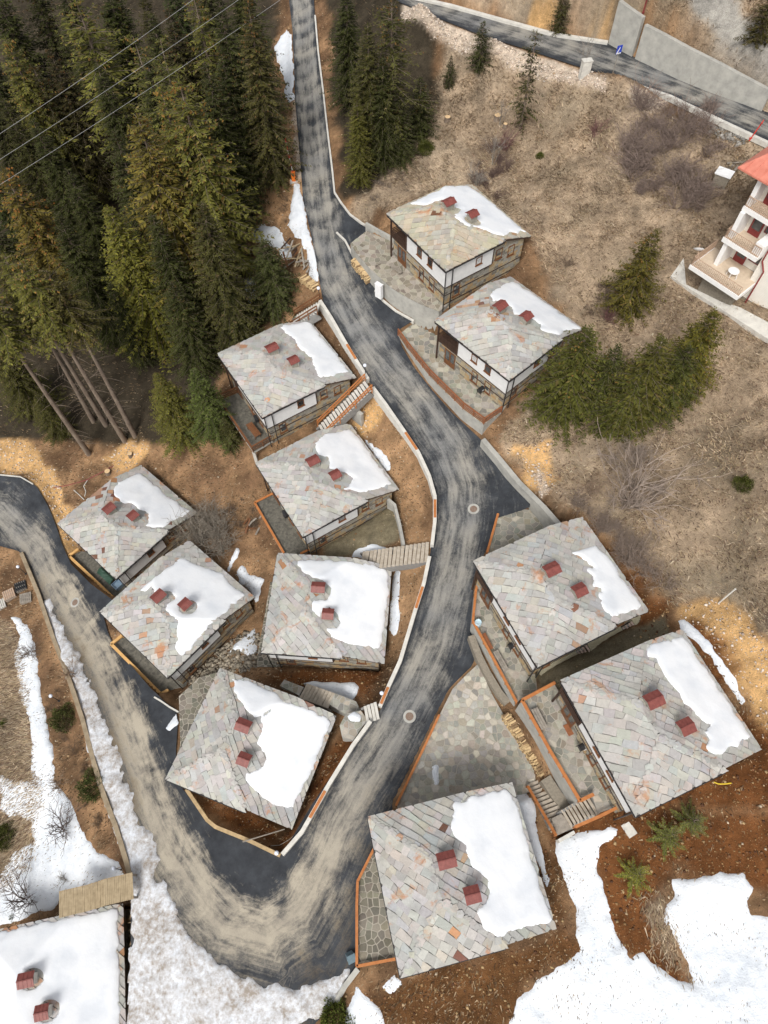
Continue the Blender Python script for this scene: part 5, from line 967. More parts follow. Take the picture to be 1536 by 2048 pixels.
for a in [
    ('small', 968, 38, 5.2, 'small dark spruce on the edge of the pale shoulder', D_, 1.2), ('small', 903, 108, 3.6, 'smallest dark spruce on the dry slope below the shoulder', D_, 1.1), ('thin', 1075, 55, 10.5, 'scraggy narrow spruce with hanging branches on the dry slope', (.75, .75, .6), 1.), ('small', 1133, -25, 4.5, 'small spruce above the upper right road', (.8, .8, .6), 1.2), ('small', 1560, -30, 5, 'spruce in the top right corner beside the gravel track', (.9, .8, .6), 1.4),
    ('dense2', 1314, 458, 9.5, 'single yellowish spruce on the dry slope below the apartment block', (1.3, 1.15, .65), .95), ('dense', 1178, 652, 11.5, 'broadest spruce of the row, beside the cottage with the barbecue', (1.05, 1.12, .65), .98), ('dense2', 1238, 690, 9, 'dark spruce squeezed in the middle of the row', (.8, .9, .6), 1.0), ('dense2', 1330, 672, 11, 'spruce in the row with brown tipped crown', (1.15, 1.12, .65), 1.05), ('dense', 1434, 618, 10.5, 'lightest spruce at the right end of the row', (1.45, 1.35, .65), .85), ('dense2', 1282, 740, 8, 'lower spruce at the front of the row', (1., 1.08, .65), 1.25), ('dense', 1385, 690, 8.5, 'dark spruce behind the lightest one', (.85, .95, .58), .95)]: tree(*a, group='spruces on the dry grass slope')
for a in [('young', 1352, 1668, 2.8, 'young spruce, left one of the pair on the rusty soil', (2.2, 2.4, 1.7), 1.1), ('young', 1400, 1638, 2.7, 'young spruce, right one of the pair on the rusty soil', (1.8, 1.95, 1.5), 1.1), ('young', 1285, 1748, 2.8, 'lone young spruce beside the tongue of dry grass', (2.7, 2.8, 1.5), 1.05)]: tree(*a, group='young spruces on the rusty soil')
for i, (x_, y_, h_) in enumerate([(-60, 60, 22), (0, 190, 21), (60, 120, 20), (280, -30, 20), (335, 10, 19), (-50, 300, 21), (40, -90, 22), (110, -70, 22), (200, -70, 21), (330, -80, 20), (395, -80, 19), (470, -90, 19), (95, 90, 20), (290, 110, 19), (440, 90, 18), (-40, 420, 21), (-40, 180, 21)]):
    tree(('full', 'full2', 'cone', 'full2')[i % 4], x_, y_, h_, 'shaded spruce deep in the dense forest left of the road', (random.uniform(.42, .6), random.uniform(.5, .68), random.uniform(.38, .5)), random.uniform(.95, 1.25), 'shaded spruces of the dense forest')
# rounded green shrubs
def roundbush(seed, R0, H):
    rg = np.random.default_rng(seed); Q = []; Cc = []
    for _ in range(2600):
        d = rg.normal(size=3); d[2] = abs(d[2]); d /= np.linalg.norm(d); rr = rg.uniform(.35, 1)**.6; p = d*np.array([R0, R0, H])*rr*(1+.18*math.sin(d[0]*7+d[1]*5)); v = d*.6+rg.normal(size=3)*.45+np.array([0, 0, .35]); v /= np.linalg.norm(v); l = rg.uniform(.14, .3); wv = np.cross(v, rg.normal(size=3)); wv /= np.linalg.norm(wv); wv *= .035
        Q += [p, p+v*l*.5+wv, p+v*l, p+v*l*.5-wv]; g = rg.uniform(.6, 1.3)*(.45+.55*rr); Cc += [np.array([.045, .055, .018])*g]*2+[np.array([.12, .125, .035])*g]*2
    Q = np.array(Q); me = fastmesh('crown', Q, np.arange(len(Q)).reshape(-1, 4), M['needle']); vcol(me, 'leaf', np.array(Cc)); v, f = tubes([([(0, 0, -.3), (0, 0, H*.6)], [.06, .03])], 6); return fastmesh('stem', np.array(v), np.array(f), M['bark']), me
RB = [roundbush(1, 1.45, 1.6), roundbush(2, 1.2, 1.2)]
for i, px, py, s, tint, lab in ((0, 130, 1440, 1., (1, 1, 1), 'round dark green bush leaning on the old wall'), (0, 190, 1575, 1.05, (.85, .95, .9), 'round green bush beside the broken end of the old wall'), (1, 12, 1672, 1., (1., 1, .8), 'green tuft in the brown gap of the left snow field'), (1, 672, 2036, 1.1, (1.3, 1.4, .9), 'green bush at the lower edge by the small concrete wall'), (1, 10, 1447, .4, (1.1, 1.3, .8), 'tiny green tuft on the dry field'),
                             (1, 852, 300, .8, (1., 1, .7), 'low green bush on the slope below the roadside spruces'), (1, 1080, 313, .4, (1, 1, .7), 'tiny green tuft in the middle of the dry slope'), (1, 1487, 972, .7, (.9, .9, .6), 'small dark bush on the dry slope at the right edge'), (1, 25, 1835, .3, (1, 1.2, .8), 'tiny green sprig by the snowy eave')):
    p = hit(px, py); root = empty('green_bush', (p[0], p[1], p[2]-.1), random.uniform(0, 6), lab, 'bush', 'green bushes'); root.scale = (s, s, s); obj('stem', RB[i][0], root); obj('crown', RB[i][1], root, color=tint)
# bare shrubs
def bare(seed, R0, H, stems, sub=3, r0=.034):
    rg = np.random.default_rng(seed); paths = []
    def grow(p, d, L, r, lv):
        pts = [p]; rr = [r]; n = 3
        for i in range(n): d = d+rg.normal(size=3)*.14+np.array([0, 0, .05]); d = d/np.linalg.norm(d); p = p+d*L/n; pts.append(p); rr.append(max(.008, r*(1-.25*(i+1))))
        paths.append((pts, rr))
        if lv > 0:
            for _ in range(sub+(lv > 1)):
                k = rg.integers(1, n+1); e = d+rg.normal(size=3)*.55; e /= np.linalg.norm(e); grow(pts[k], e, L*rg.uniform(.45, .75), r*.6, lv-1)
    for _ in range(stems):
        az = rg.uniform(0, 6.28); sp = rg.uniform(.1, 1)*R0/H; d = np.array([math.cos(az)*sp, math.sin(az)*sp, 1.]); d /= np.linalg.norm(d); grow(np.array([math.cos(az), math.sin(az), 0])*rg.uniform(0, .2)*R0, d, H*rg.uniform(.4, .65), r0, 2)
    v, f = tubes(paths, 3); return np.array(v), np.array(f)
BS = [bare(i, *a) for i, a in enumerate(((1.6, 2.2, 14), (1.2, 1.6, 12), (2.2, 2.6, 16), (.7, 3.6, 4)))]
BM = [fastmesh('branches', v, f, M['twig']) for v, f in BS]
GRY = (.28, .25, .215); PUR = (.19, .10, .09); BRN = (.28, .2, .14)
for i, px, py, s, c, lab in ((2, 1255, 1000, 2.6, (.36, .29, .24), 'wide bare bush on the slope above the road bend'), (2, 385, 1090, 1.5, (.20, .165, .125), 'grey bare bush between the two snowy roofs by the lower road'), (1, 1190, 268, 1.2, PUR, 'dark red bare bush on the dry slope'), (1, 1215, 640, 1.3, PUR, 'dark red bare bush above the row of spruces'), (3, 985, 330, 1.2, GRY, 'thin bare sapling behind the topmost cottage'), (3, 1168, 140, 1.2, GRY, 'bare sapling beside the white block at the upper right road'), (0, 1010, 300, 1.3, PUR, 'bare shrub under the scraggy narrow spruce'),
                              (0, 955, 370, 1.1, GRY, 'bare shrub touching the back of the topmost roof'), (0, 130, 1660, 1.6, (.13, .10, .09), 'bare bush spreading over the snow below the old wall'), (0, 55, 1800, 1.8, (.13, .10, .09), 'bare bush beside the footbridge over the snow'), (0, 60, 1310, 1.2, (.16, .12, .09), 'bare bush on the narrow snow strip'), (1, 145, 1350, 1.4, BRN, 'brown bare bush against the old wall'), (0, 480, 1180, .9, GRY, 'bare twigs on the snow patch behind the lower cottages'), (1, 120, 1570, 1.2, BRN, 'bare bush between the two round green bushes'), (1, 130, 1760, .8, GRY, 'dry stump sprouting twigs beside the footbridge'), (0, 1180, 985, 1.1, BRN, 'small bare bush near the low concrete wall'), (0, 440, 870, .9, GRY, 'bare twigs below the small spruce'), (3, 1000, 250, 1., GRY, 'thin sapling beside the two stumps')):
    p = hit(px, py); o = obj('bare_shrub', BM[i], None, (p[0], p[1], p[2]-.05), random.uniform(0, 6), c); o.scale = (s, s, s); tag(o, lab, 'shrub', 'bare shrubs')
def thicket(P, n, label, c, sc=(.5, 1.), hv=1.):
    W = GP(P); xs = [p[0] for p in W]; ys = [p[1] for p in W]; V = []; F = []; nb = 0; rg = np.random.default_rng(len(label)); k = 0
    while k < n:
        x, y = rg.uniform(min(xs), max(xs)), rg.uniform(min(ys), max(ys))
        if sdf(W, np.array([x]), np.array([y]))[0] > 0: continue
        v, f = BS[rg.integers(0, 3)]; s = rg.uniform(*sc); a = rg.uniform(0, 6.28); sub = v*s; sub = np.column_stack([sub[:, 0]*math.cos(a)-sub[:, 1]*math.sin(a)+x, sub[:, 0]*math.sin(a)+sub[:, 1]*math.cos(a)+y, sub[:, 2]*hv*.8+float(gz(x, y))-.05]); V.append(sub); F.append(f+nb); nb += len(v); k += 1
    V = np.concatenate(V); c0 = V.mean(0); tag(obj('brush_thicket', fastmesh('brush_thicket', V-c0, np.concatenate(F), M['twig']), None, c0, None, c), label, None, 'thickets of bare brush', 'stuff')
thicket([(1270, 200), (1400, 200), (1440, 300), (1400, 420), (1310, 440), (1260, 380), (1230, 280)], 48, 'purple brown thicket of bare brush below the upper right road', (.25, .19, .16), (.8, 1.6))
thicket([(1150, 1000), (1280, 1080), (1330, 1180), (1290, 1170), (1230, 1100), (1140, 1020)], 26, 'tangled brush along the edge above the rusty cutting', (.30, .235, .19), (.6, 1.1))
thicket([(930, 330), (1010, 260), (1030, 330), (1000, 420), (960, 380)], 14, 'brush thicket right behind the topmost cottage', (.15, .10, .085), (.5, .9))
thicket([(392, 1030), (440, 1030), (462, 1090), (430, 1118), (398, 1092)], 14, 'grey bare thicket between the two snowy roofs by the lower road', (.27, .235, .19), (1.2, 1.7))
thicket([(1190, 900), (1290, 880), (1330, 980), (1280, 1050), (1200, 1010)], 10, 'bare brush right of the road bend', (.34, .275, .225), (.6, 1.2))
thicket([(490, 380), (570, 380), (600, 440), (560, 470), (500, 460)], 16, 'heap of cut branches beside the upper road', (.17, .12, .08), (.3, .6), .5)
thicket([(760, 350), (800, 340), (830, 380), (760, 410), (730, 410)], 12, 'cut branches below the roadside spruces', (.19, .15, .12), (.3, .6), .5)
thicket([(100, 1330), (140, 1400), (200, 1600), (235, 1700), (200, 1690), (150, 1560), (90, 1420)], 20, 'brown brush at the foot of the old wall', (.15, .105, .07), (.35, .7))
thicket([(430, 1020), (500, 960), (520, 1040), (470, 1100), (420, 1090)], 10, 'brush on the slope below the dark terrace', (.15, .11, .08), (.3, .6), .6)
thicket([(1130, 490), (1230, 560), (1240, 650), (1180, 640), (1130, 540)], 12, 'brush behind the cottage with the barbecue', (.16, .115, .085), (.4, .8), .8)
# ---------------------------------------------------------------- dry grass and loose stones
t = NT('dry_grass'); M['grass'] = t.fin(t.attr('leaf'), .9, None, spec=.1)
def scatter(mask, n, seed):
    rg = np.random.default_rng(seed); cellw = np.outer(np.gradient(GX), np.gradient(GY)); w_ = np.where(inner, mask*cellw, 0).ravel(); w_ = w_/w_.sum(); i = rg.choice(len(w_), n, p=w_); x = XX.ravel()[i]+rg.uniform(-.18, .18, n); y = YY.ravel()[i]+rg.uniform(-.18, .18, n); return rg, x, y, gz(x, y)
def grass(mask, n, label, pal, lh=(.28, .8), seed=1):
    rg, x, y, z = scatter(mask, n, seed); an = 3.9+fbm(x, y, 9, 3, 5)*3.2+rg.normal(0, .6, n); L = rg.uniform(*lh, n); ln = rg.uniform(.55, .95, n); up = np.sqrt(1-ln**2)
    d = np.column_stack([np.cos(an)*ln, np.sin(an)*ln-.15, up])*L[:, None]; p = np.column_stack([x, y, z-.02]); wv = np.column_stack([-np.sin(an), np.cos(an), 0*an])*rg.uniform(.022, .055, n)[:, None]
    V = np.stack([p-wv, p+wv, p+d], 1).reshape(-1, 3); cl = .5+fbm(x, y, 2.6, 4, 21)*1.3; pal = np.array(pal); ci = rg.integers(0, len(pal), n); c = pal[ci]*rg.uniform(.65, 1.3, n)[:, None]*(.7+.6*cl)[:, None]
    me = fastmesh('dry_grass', V, np.arange(len(V)).reshape(-1, 3), M['grass']); vcol(me, 'leaf', np.repeat(np.clip(c, 0, .9), 3, 0)); tag(obj('dry_grass', me), label, None, 'dry grass', 'stuff')
STRAW = [(.52, .40, .265), (.62, .49, .335), (.42, .31, .2), (.26, .175, .12), (.46, .37, .23), (.68, .56, .41), (.20, .135, .10)]
out_ = (RD > .3) & (UD > .6)
for k, (z, P) in TER.items(): out_ &= sdf(P, XX, YY) > .1
clump = .22+sst(-.12, .22, fbm(XX, YY, 1.5, 3, 31))
grass(clump*Z['grass']*out_*(1-Z['pale'])*(1-Z['track'])*(1-Z['clay']), 210000, 'straw coloured dry grass covering the right hand slope', STRAW, seed=3)
grass(Z['field']*out_, 22000, 'dry grass on the small field and the grass tongue', STRAW, seed=4)
bare_ = np.clip(1-Z['grass']-Z['field'], 0, 1)*out_
grass((.15+sst(-.15, .2, fbm(XX, YY, 1.8, 3, 33)))*bare_*(1-Z['forest']*.6)*(1-Z['rust']*.8)*(1-Z['clay']*.9)*(1-Z['lane']), 130000, 'sparse brown weeds on the bare soil', [(.36, .25, .15), (.45, .33, .2), (.2, .13, .075), (.52, .40, .26), (.11, .075, .045), (.15, .1, .06)], (.12, .5), 5)
def rubble(mask, n, label, pal, sz, seed):
    rg, x, y, z = scatter(mask, n, seed); V8 = np.array([(1, 0, 0), (0, 1, 0), (-1, 0, 0), (0, -1, 0), (0, 0, 1), (0, 0, -1)], float); F8 = np.array([(0, 1, 4), (1, 2, 4), (2, 3, 4), (3, 0, 4), (1, 0, 5), (2, 1, 5), (3, 2, 5), (0, 3, 5)])
    s = sz[0]*(sz[1]/sz[0])**(rg.random(n)**3); an = rg.uniform(0, 6.28, n); v = V8[None]*s[:, None, None]*np.stack([rg.uniform(.6, 1.3, n), rg.uniform(.6, 1.3, n), rg.uniform(.4, .8, n)], -1)[:, None]; v = v*(1+rg.uniform(-.25, .25, (n, 6, 1)))
    X_ = v[..., 0]*np.cos(an)[:, None]-v[..., 1]*np.sin(an)[:, None]+x[:, None]; Y_2 = v[..., 0]*np.sin(an)[:, None]+v[..., 1]*np.cos(an)[:, None]+y[:, None]; V = np.stack([X_, Y_2, v[..., 2]+z[:, None]+s[:, None]*.15], -1).reshape(-1, 3)
    F_ = (F8[None]+np.arange(n)[:, None, None]*6).reshape(-1, 3); pal = np.array(pal); c = pal[rg.integers(0, len(pal), n)]*rg.uniform(.7, 1.25, n)[:, None]
    me = fastmesh('rubble', V, F_, M['grass']); vcol(me, 'leaf', np.repeat(np.clip(c, 0, .9), 6, 0)); tag(obj('rubble', me), label, None, 'loose stones', 'stuff')
rubble((Z['litter']+.25*bare_*(1-Z['forest']))*out_, 38000, 'leaf litter and stones on the bare banks', [(.36, .25, .14), (.42, .31, .19), (.30, .19, .1), (.46, .38, .28), (.24, .14, .07)], (.025, .15), 11)
rubble(Z['pale']*out_+Z['clay']*.15*out_, 7000, 'pale broken stone on the road shoulders', [(.55, .45, .36), (.62, .54, .46), (.45, .36, .29)], (.04, .2), 12)
rubble((Z['rust']+Z['dark'])*out_, 6000, 'stones and clods on the rusty soil', [(.28, .17, .08), (.2, .1, .05), (.14, .075, .04), (.36, .25, .13), (.1, .05, .03)], (.03, .16), 13)
mk = sdf(GP(cE([(1200, 1290), (1420, 1150), (1480, 1230), (1440, 1440), (1250, 1460), (980, 1540), (1000, 1480)])), XX, YY) < 0
rubble(mk*1., 900, 'heaped building stones between the lower cottages', [(.30, .26, .2), (.24, .21, .17), (.2, .17, .13), (.36, .31, .24)], (.12, .38), 14)
mk = sdf(GP([(1410, 245), (1475, 262), (1490, 285), (1470, 290), (1420, 268)]), XX, YY) < 0
rubble(mk*1., 260, 'grey stones piled at the kerb of the upper right road', [(.25, .24, .22), (.33, .31, .28)], (.1, .35), 15)
# ---------------------------------------------------------------- apartment block at the right edge
AO = np.array([28.41, 50.82]); AA = np.array([.638, -.770]); AB = np.array([.770, .638])
t = NT('white_siding'); wv = t.n('ShaderNodeTexWave', wave_type='BANDS', bands_direction='Z'); wv.inputs['Scale'].default_value = 2.2; t.l(t.pos, wv.inputs['Vector'])
M['siding'] = t.fin(t.ramp(t.noise(1, 3), [(.3, (.72, .69, .62)), (.7, (.80, .77, .70))]), .7, wv.outputs['Fac'], .5, .03)
M['render'] = simple('white_render', (.74, .73, .71), (.84, .83, .81), 2, .9, .1); M['cream'] = simple('cream_tiles', (.52, .42, .31), (.63, .52, .40), 3, .7, .15); M['redroof'] = simple('orange_red_sheet_roof', (.50, .16, .11), (.62, .23, .165), 2, .5, .1); M['maroon'] = simple('maroon_paint', (.17, .03, .03), (.26, .05, .045), 3, .5, .1)
M['bars'] = simple('tan_bars', (.42, .29, .20), (.52, .37, .27), 3, .6, .1); M['whiteplastic'] = simple('white_plastic', (.75, .75, .75), (.82, .82, .82), 3, .45, .05)
bld = empty('apartment_building', (AO[0]+AA[0]*6, AO[1]+AA[1]*6, 26), math.atan2(AA[1], AA[0]), 'white apartment block with stepped balconies and orange red roof at the right edge', 'building')
def LB(): return MB()
def ab(b, a0, a1, b0, b1, z0, z1): b.box(a0-6, a1-6, b0, b1, z0-26, z1-26)
b = MB(); ab(b, 4.7, 18, 2.6, 12, 27.2, 37.9); ab(b, .9, 4.7, 3.6, 12, 29.1, 37.9); b.build('wall', M['siding'], bld)
b = MB(); ab(b, 4.7, 18, 2.5, 12, 23, 27.2); ab(b, 1.2, 4.7, 1.4, 12, 23, 28.6); b.build('stone_base', M['stonecore'], bld)
def balcony(a0, a1, b0, b1, z):
    b = MB(); ab(b, a0, a1, b0, b1, z-.42, z); s = b.build('balcony', M['render'], bld); b = MB(); ab(b, a0+.15, a1-.1, b0+.15, b1, z+.002, z+.02); b.build('tiled_floor', M['cream'], s)
    for (p, q) in (((a0+.08, b0+.08), (a1-.08, b0+.08)), ((a0+.08, b0+.08), (a0+.08, b1))):
        for zz in (.12, .95): b = MB(); b.bar((p[0]-6, p[1], z-26+zz), (q[0]-6, q[1], z-26+zz), .05, .05); b.build('rail', M['bars'], s)
        n = int(math.hypot(q[0]-p[0], q[1]-p[1])/.17)
        for i in range(n+1): x, y = p[0]+(q[0]-p[0])*i/n, p[1]+(q[1]-p[1])*i/n; b = MB(); b.box(x-6-.02, x-6+.02, y-.02, y+.02, z-26, z-26+.95); b.build('baluster', M['bars'], s)
balcony(0, 5.36, 0, 3.6, 29.05); balcony(1.13, 4.7, 1.43, 3.6, 32.05); balcony(1.3, 4.7, 2.0, 3.6, 35.05)
for z0, z1, b0 in ((29.07, 31.6, 1.7), (32.07, 34.6, 1.8), (35.07, 37.9, 2.2)): b = MB(); ab(b, 1.35, 1.75, b0, 3.6, z0, z1); b.build('wing_wall', M['render'], bld)
for z in (29.07, 32.07, 35.07):
    b = MB(); ab(b, 2.1, 3.2, 3.52, 3.6, z, z+2.2); d = b.build('balcony_door', M['maroon'], bld); b = MB(); ab(b, 2.25, 3.05, 3.5, 3.53, z+.6, z+2.05); b.build('pane', M['glass'], d)
    b = MB(); ab(b, 3.4, 4.5, 3.52, 3.6, z+.8, z+2.2); d = b.build('window', M['maroon'], bld); b = MB(); ab(b, 3.5, 4.4, 3.5, 3.53, z+.9, z+2.1); b.build('pane', M['glass'], d)
b = MB(); ab(b, 3.9, 4.75, 1.6, 3.5, 32.07, 33.2); b.build('parapet', M['render'], bld)
for a, z in ((6.1, 29.8), (9.5, 29.8), (6.1, 33), (9.5, 33), (7.5, 27.6)):
    b = MB(); ab(b, a, a+1., 2.56, 2.64, z, z+1.2); d = b.build('window', M['render'], bld); b = MB(); ab(b, a+.1, a+.9, 2.52, 2.57, z+.1, z+1.1); b.build('pane', M['glass'], d)
b = MB(); b.tube((4.9-6, 2.45, 11.8), (4.9-6, 2.45, 5.3), .07); b.tube((4.9-6, 2.45, 5.3), (5.5-6, 2.3, 4.6), .07); b.tube((5.5-6, 2.3, 4.6), (5.5-6, 2.3, 0), .07); b.build('drainpipe', M['maroon'], bld)
b = MB(); V = [(-.4-6, 1.5, 12.0), (19-6, 1.5, 12.0), (19-6, 7.4, 14.4), (2.5-6, 7.4, 14.4), (-.4-6, 13, 12)]; b.add(V+[(x, y, z-.14) for x, y, z in V], [(0, 1, 2, 3), (0, 3, 4), (9, 8, 5), (8, 7, 6, 5), (5, 6, 1, 0), (9, 5, 0, 4)]); rf = b.build('roof', M['redroof'], bld)
for a in np.arange(.2, 18, .7): b = MB(); k = min(1, max(.05, (a+.4)/2.9)); b.bar((a-6, 1.52, 12.03), (a-6, 1.52+5.88*k, 12.03+2.4*k), .04, .05); b.build('roof_seam', M['redroof'], rf)
b = MB(); b.lathe((0, 0, 0), [(.02, 0), (.3, .05), (.46, .14), (.47, .16), (.3, .08), (.02, .04)], 20); d = b.build('satellite_dish', M['whiteplastic'], None, (0, 0, 0), (*(AO+AA*-.1+AB*.7), 30.2), (math.radians(50), 0, math.radians(170))); tag(d, 'round white satellite dish on the lowest balcony corner', 'dish'); b = MB(); b.bar((0, 0, 0), (0, .25, -.8), .05, .05); b.build('bracket', M['bars'], d); b = MB(); b.bar((0, .3, .1), (0, .05, .45), .03, .03); b.box(-.04, .04, .0, .1, .42, .52); b.build('feed_arm', M['bars'], d)
b = MB(); b.lathe((0, 0, .68), [(.48, 0), (.5, .02), (.48, .05), (.1, .05)], 20); tb = empty('garden_table', (*(AO+AA*3.4+AB*1.5), 29.08), 0, 'white plastic garden table on the lowest balcony', 'table'); b.build('table_top', M['whiteplastic'], tb)
for sx in (-.28, .28):
    for sy in (-.28, .28): b = MB(); b.tube((sx, sy, .69), (sx*1.25, sy*1.25, 0), .03); b.build('leg', M['whiteplastic'], tb)
p = [(*(AO+AA*a+AB*bb), 0) for a, bb in ((-2.2, 3.5), (-1.9, 1.6), (16, -1.2), (16, .6), (5.5, 1.6), (.2, 1.3))]; p = [(x, y) for x, y, _ in p]; z_ = [float(gz(*q))+.12 for q in p]
b = MB(); c = (*p[1], z_[1]); b.prism(p, [z-.6 for z in z_], z_); tag(b.build('path', M['concw'], None, c, c), 'pale concrete path round the apartment block', None, None, 'structure')
# ---------------------------------------------------------------- street lamps
def lamp(px, py, lab, z=None, h=1.9, bent=(0, 0)):
    p = hit(px, py) if z is None else U(px, py, z); r = empty('street_lamp', (p[0], p[1], p[2]-.05), 0, lab, 'lamp', 'globe lamps along the road'); b = MB(); b.tube((0, 0, 0), (bent[0], bent[1], h), .04, .035); b.box(-.1, .1, -.1, .1, 0, .12); b.build('post', M['metal'], r)
    b = MB(); b.lathe((bent[0], bent[1], h), [(.03, -.02), (.11, .02), (.17, .11), (.185, .19), (.16, .29), (.09, .35), (.02, .37)], 14); b.build('globe', M['globe'], r, smooth=True); b = MB(); b.tube((bent[0], bent[1], h-.06), (bent[0], bent[1], h+.03), .09, .09); b.build('collar', M['metal'], r)
M['globe'] = simple('opal_globe', (.72, .77, .88), (.78, .83, .92), 2, .25, .02, .5)
lamp(731, 756, 'globe lamp at the top of the orange railed stairs'); lamp(640, 604, 'globe lamp post at the upper steps'); lamp(52, 1148, 'globe lamp behind the pallets at the turning place'); lamp(118, 1402, 'globe lamp below the old wall near the round bush'); lamp(764, 1398, 'globe lamp beside the bent road wall by the stone landing'); lamp(560, 1709, 'globe lamp at the point of the hairpin wall'); lamp(243, 1739, 'globe lamp above the plank footbridge')
# ---------------------------------------------------------------- barrier
p = on(RZ, [(588, 362)])[0]; g = float(gz(p[0]-.2, p[1])); r = empty('boom_barrier', (p[0], p[1], g), 0, 'orange boom barrier with its striped arm raised beside the road', 'barrier')
b = MB(); b.box(-.45, .45, -.35, .35, -.3, .12); b.build('plinth', M['concw'], r); M['sig'] = simple('signal_orange', (.75, .16, .02), (.85, .22, .03), 3, .4, .05); b = MB(); b.box(-.22, .22, -.18, .18, .12, 1.15); b.box(-.25, .25, -.21, .21, 1.15, 1.22); b.build('housing', M['sig'], r)
M['armred'] = simple('signal_red', (.55, .04, .03), (.62, .06, .04), 3, .5, .05)
for i in range(9): b = MB(); b.bar((-.08*i*.5, 0, 1.0+i*.5), (-.08*(i+1)*.5, 0, 1.0+(i+1)*.5), .09, .05); b.build('arm_section', M['whiteplastic'] if i % 2 else M['armred'], r)
# ---------------------------------------------------------------- manholes
for px, py, lab in ((947, 1018, 'manhole at the road bend above the parking place'), (819, 1433, 'manhole beside the stone paved yard'), (150, 1205, 'manhole in the lower road')):
    p = on(RZ, [(px, py)])[0]; e = .5; gx_, gy_ = (float(RZ(p[0]+e, p[1]))-float(RZ(p[0]-e, p[1])))/(2*e), (float(RZ(p[0], p[1]+e))-float(RZ(p[0], p[1]-e)))/(2*e)
    r = empty('manhole', (p[0], p[1], p[2]+.012), 0, lab, 'manhole', 'manholes in the road'); r.rotation_euler = (math.atan(gy_), -math.atan(gx_), 0); b = MB(); b.lathe((0, 0, 0), [(.58, -.1), (.56, .012), (.36, .014), (.36, -.1)], 22); b.build('concrete_ring', M['conc'], r)
    b = MB(); b.lathe((0, 0, 0), [(.35, -.1), (.35, .01), (.05, .018)], 22)
    for q in range(6): b.bar((-.25, -.25+q*.1, .014), (.25, -.25+q*.1, .014), .03, .02)
    b.build('cover', simple('rusty_iron', (.16, .10, .07), (.26, .2, .16), 8, .7, .3) if 'iron' not in M else M['iron'], r)
# ---------------------------------------------------------------- barbecues, benches, tables
def barbecue(px, py, z, rot, lab):
    p = U(px, py, z); r = empty('barbecue', (p[0], p[1], z+.03), rot, lab, 'barbecue', 'black barbecues on the terraces'); V = []
    for sx in (-.22, .22):
        for sy in (-.2, .2): b = MB(); b.tube((sx, sy, .62), (sx*1.25, sy*1.25, 0), .02, None, 6); b.build('leg', M['metal'], r)
    b = MB(); b.box(-.33, .33, -.24, .24, .55, .78); b.build('fire_box', M['metal'], r); b = MB()
    n = 8; vs = [(x, .26*math.cos(math.pi*k/n), .79+.24*math.sin(math.pi*k/n)) for x in (-.35, .35) for k in range(n+1)]; b.add(vs, [tuple(range(n+1)), tuple(range(2*n+1, n, -1))]+[(k, n+1+k, n+2+k, k+1) for k in range(n)]+[(0, n, 2*n+1, n+1)]); l = b.build('lid', M['metal'], r); b = MB(); b.bar((-.12, -.29, .9), (.12, -.29, .9), .03, .03); b.build('handle', M['whiteplastic'], l)
    b = MB(); b.box(.36, .6, -.2, .2, .74, .77); b.build('side_shelf', M['metal'], r)
barbecue(960, 789, base('B'), .7, 'black barbecue on the terrace with the long brown railing'); barbecue(1022, 1296, base('I'), .5, 'black barbecue on the blue barrel terrace'); barbecue(1161, 1497, base('J'), .4, 'black barbecue on the terrace above the firewood'); barbecue(573, 1036, base('D'), 2., 'black barbecue on the dark terrace between the stairs'); barbecue(516, 846, base('C'), 2., 'black barbecue on the raised deck')
def bench(p0, p1, z, mat, lab, w=.42, h=.44, back=False, table=False):
    a = Vector((*U(*p0, z)[:2], z+.03)); c = Vector((*U(*p1, z)[:2], z+.03)); m = (a+c)/2; L = (c-a).length; ang = math.atan2(c.y-a.y, c.x-a.x); r = empty('picnic_table' if table else 'garden_bench', m, ang, lab, 'table' if table else 'bench', 'benches and tables on the terraces')
    n = 5 if table else 3
    for i in range(n): b = MB(); y = -w/2+w*(i+.5)/n; b.box(-L/2, L/2, y-w/n*.44, y+w/n*.44, h-.04, h); b.build('slat', M[mat], r)
    for sx in (-1, 1):
        for sy in (-1, 1): b = MB(); b.bar((sx*(L/2-.2), sy*(w/2-.06), 0), (sx*(L/2-.2), sy*(w/2-.06), h-.04), .06, .06); b.build('leg', M[mat], r)
bench(cI([(228, 1095)])[0], cI([(312, 1245)])[0], base('I'), 'grey', 'grey bench beside the orange rail of the blue barrel terrace', .5); bench(cI([(140, 960)])[0], cI([(200, 1080)])[0], base('I'), 'rail', 'red brown bench along the rail of the blue barrel terrace', .32)
bench(cJ([(190, 515)])[0], cJ([(250, 630)])[0], base('J'), 'grey', 'grey bench on the terrace above the firewood', .6); bench(cA([(385, 705)])[0], cA([(470, 775)])[0], base('A'), 'grey', 'weathered bench on the topmost terrace', .45); bench(cC([(340, 1085)])[0], cC([(420, 1190)])[0], base('C'), 'brown', 'brown picnic table on the raised deck', .75, .7, table=True); bench(cC([(335, 905)])[0], cC([(385, 1000)])[0], base('C'), 'brown', 'brown bench against the wall on the raised deck', .35)
def at3(px, z): q = U(*px, z); return (q[0], q[1], z)
b = MB(); b.lathe((0, 0, 0), [(.26, 0), (.3, .1), (.31, .45), (.29, .8), (.27, .86), (.25, .83), (.02, .83)], 18); M['ltblue'] = simple('pale_blue_plastic', (.42, .56, .62), (.5, .64, .7), 3, .4, .05); tag(b.build('barrel', M['ltblue'], None, (0, 0, 0), at3(cI([(95, 885)])[0], base('I')+.03), smooth=True), 'light blue barrel in the corner of the terrace', 'barrel')
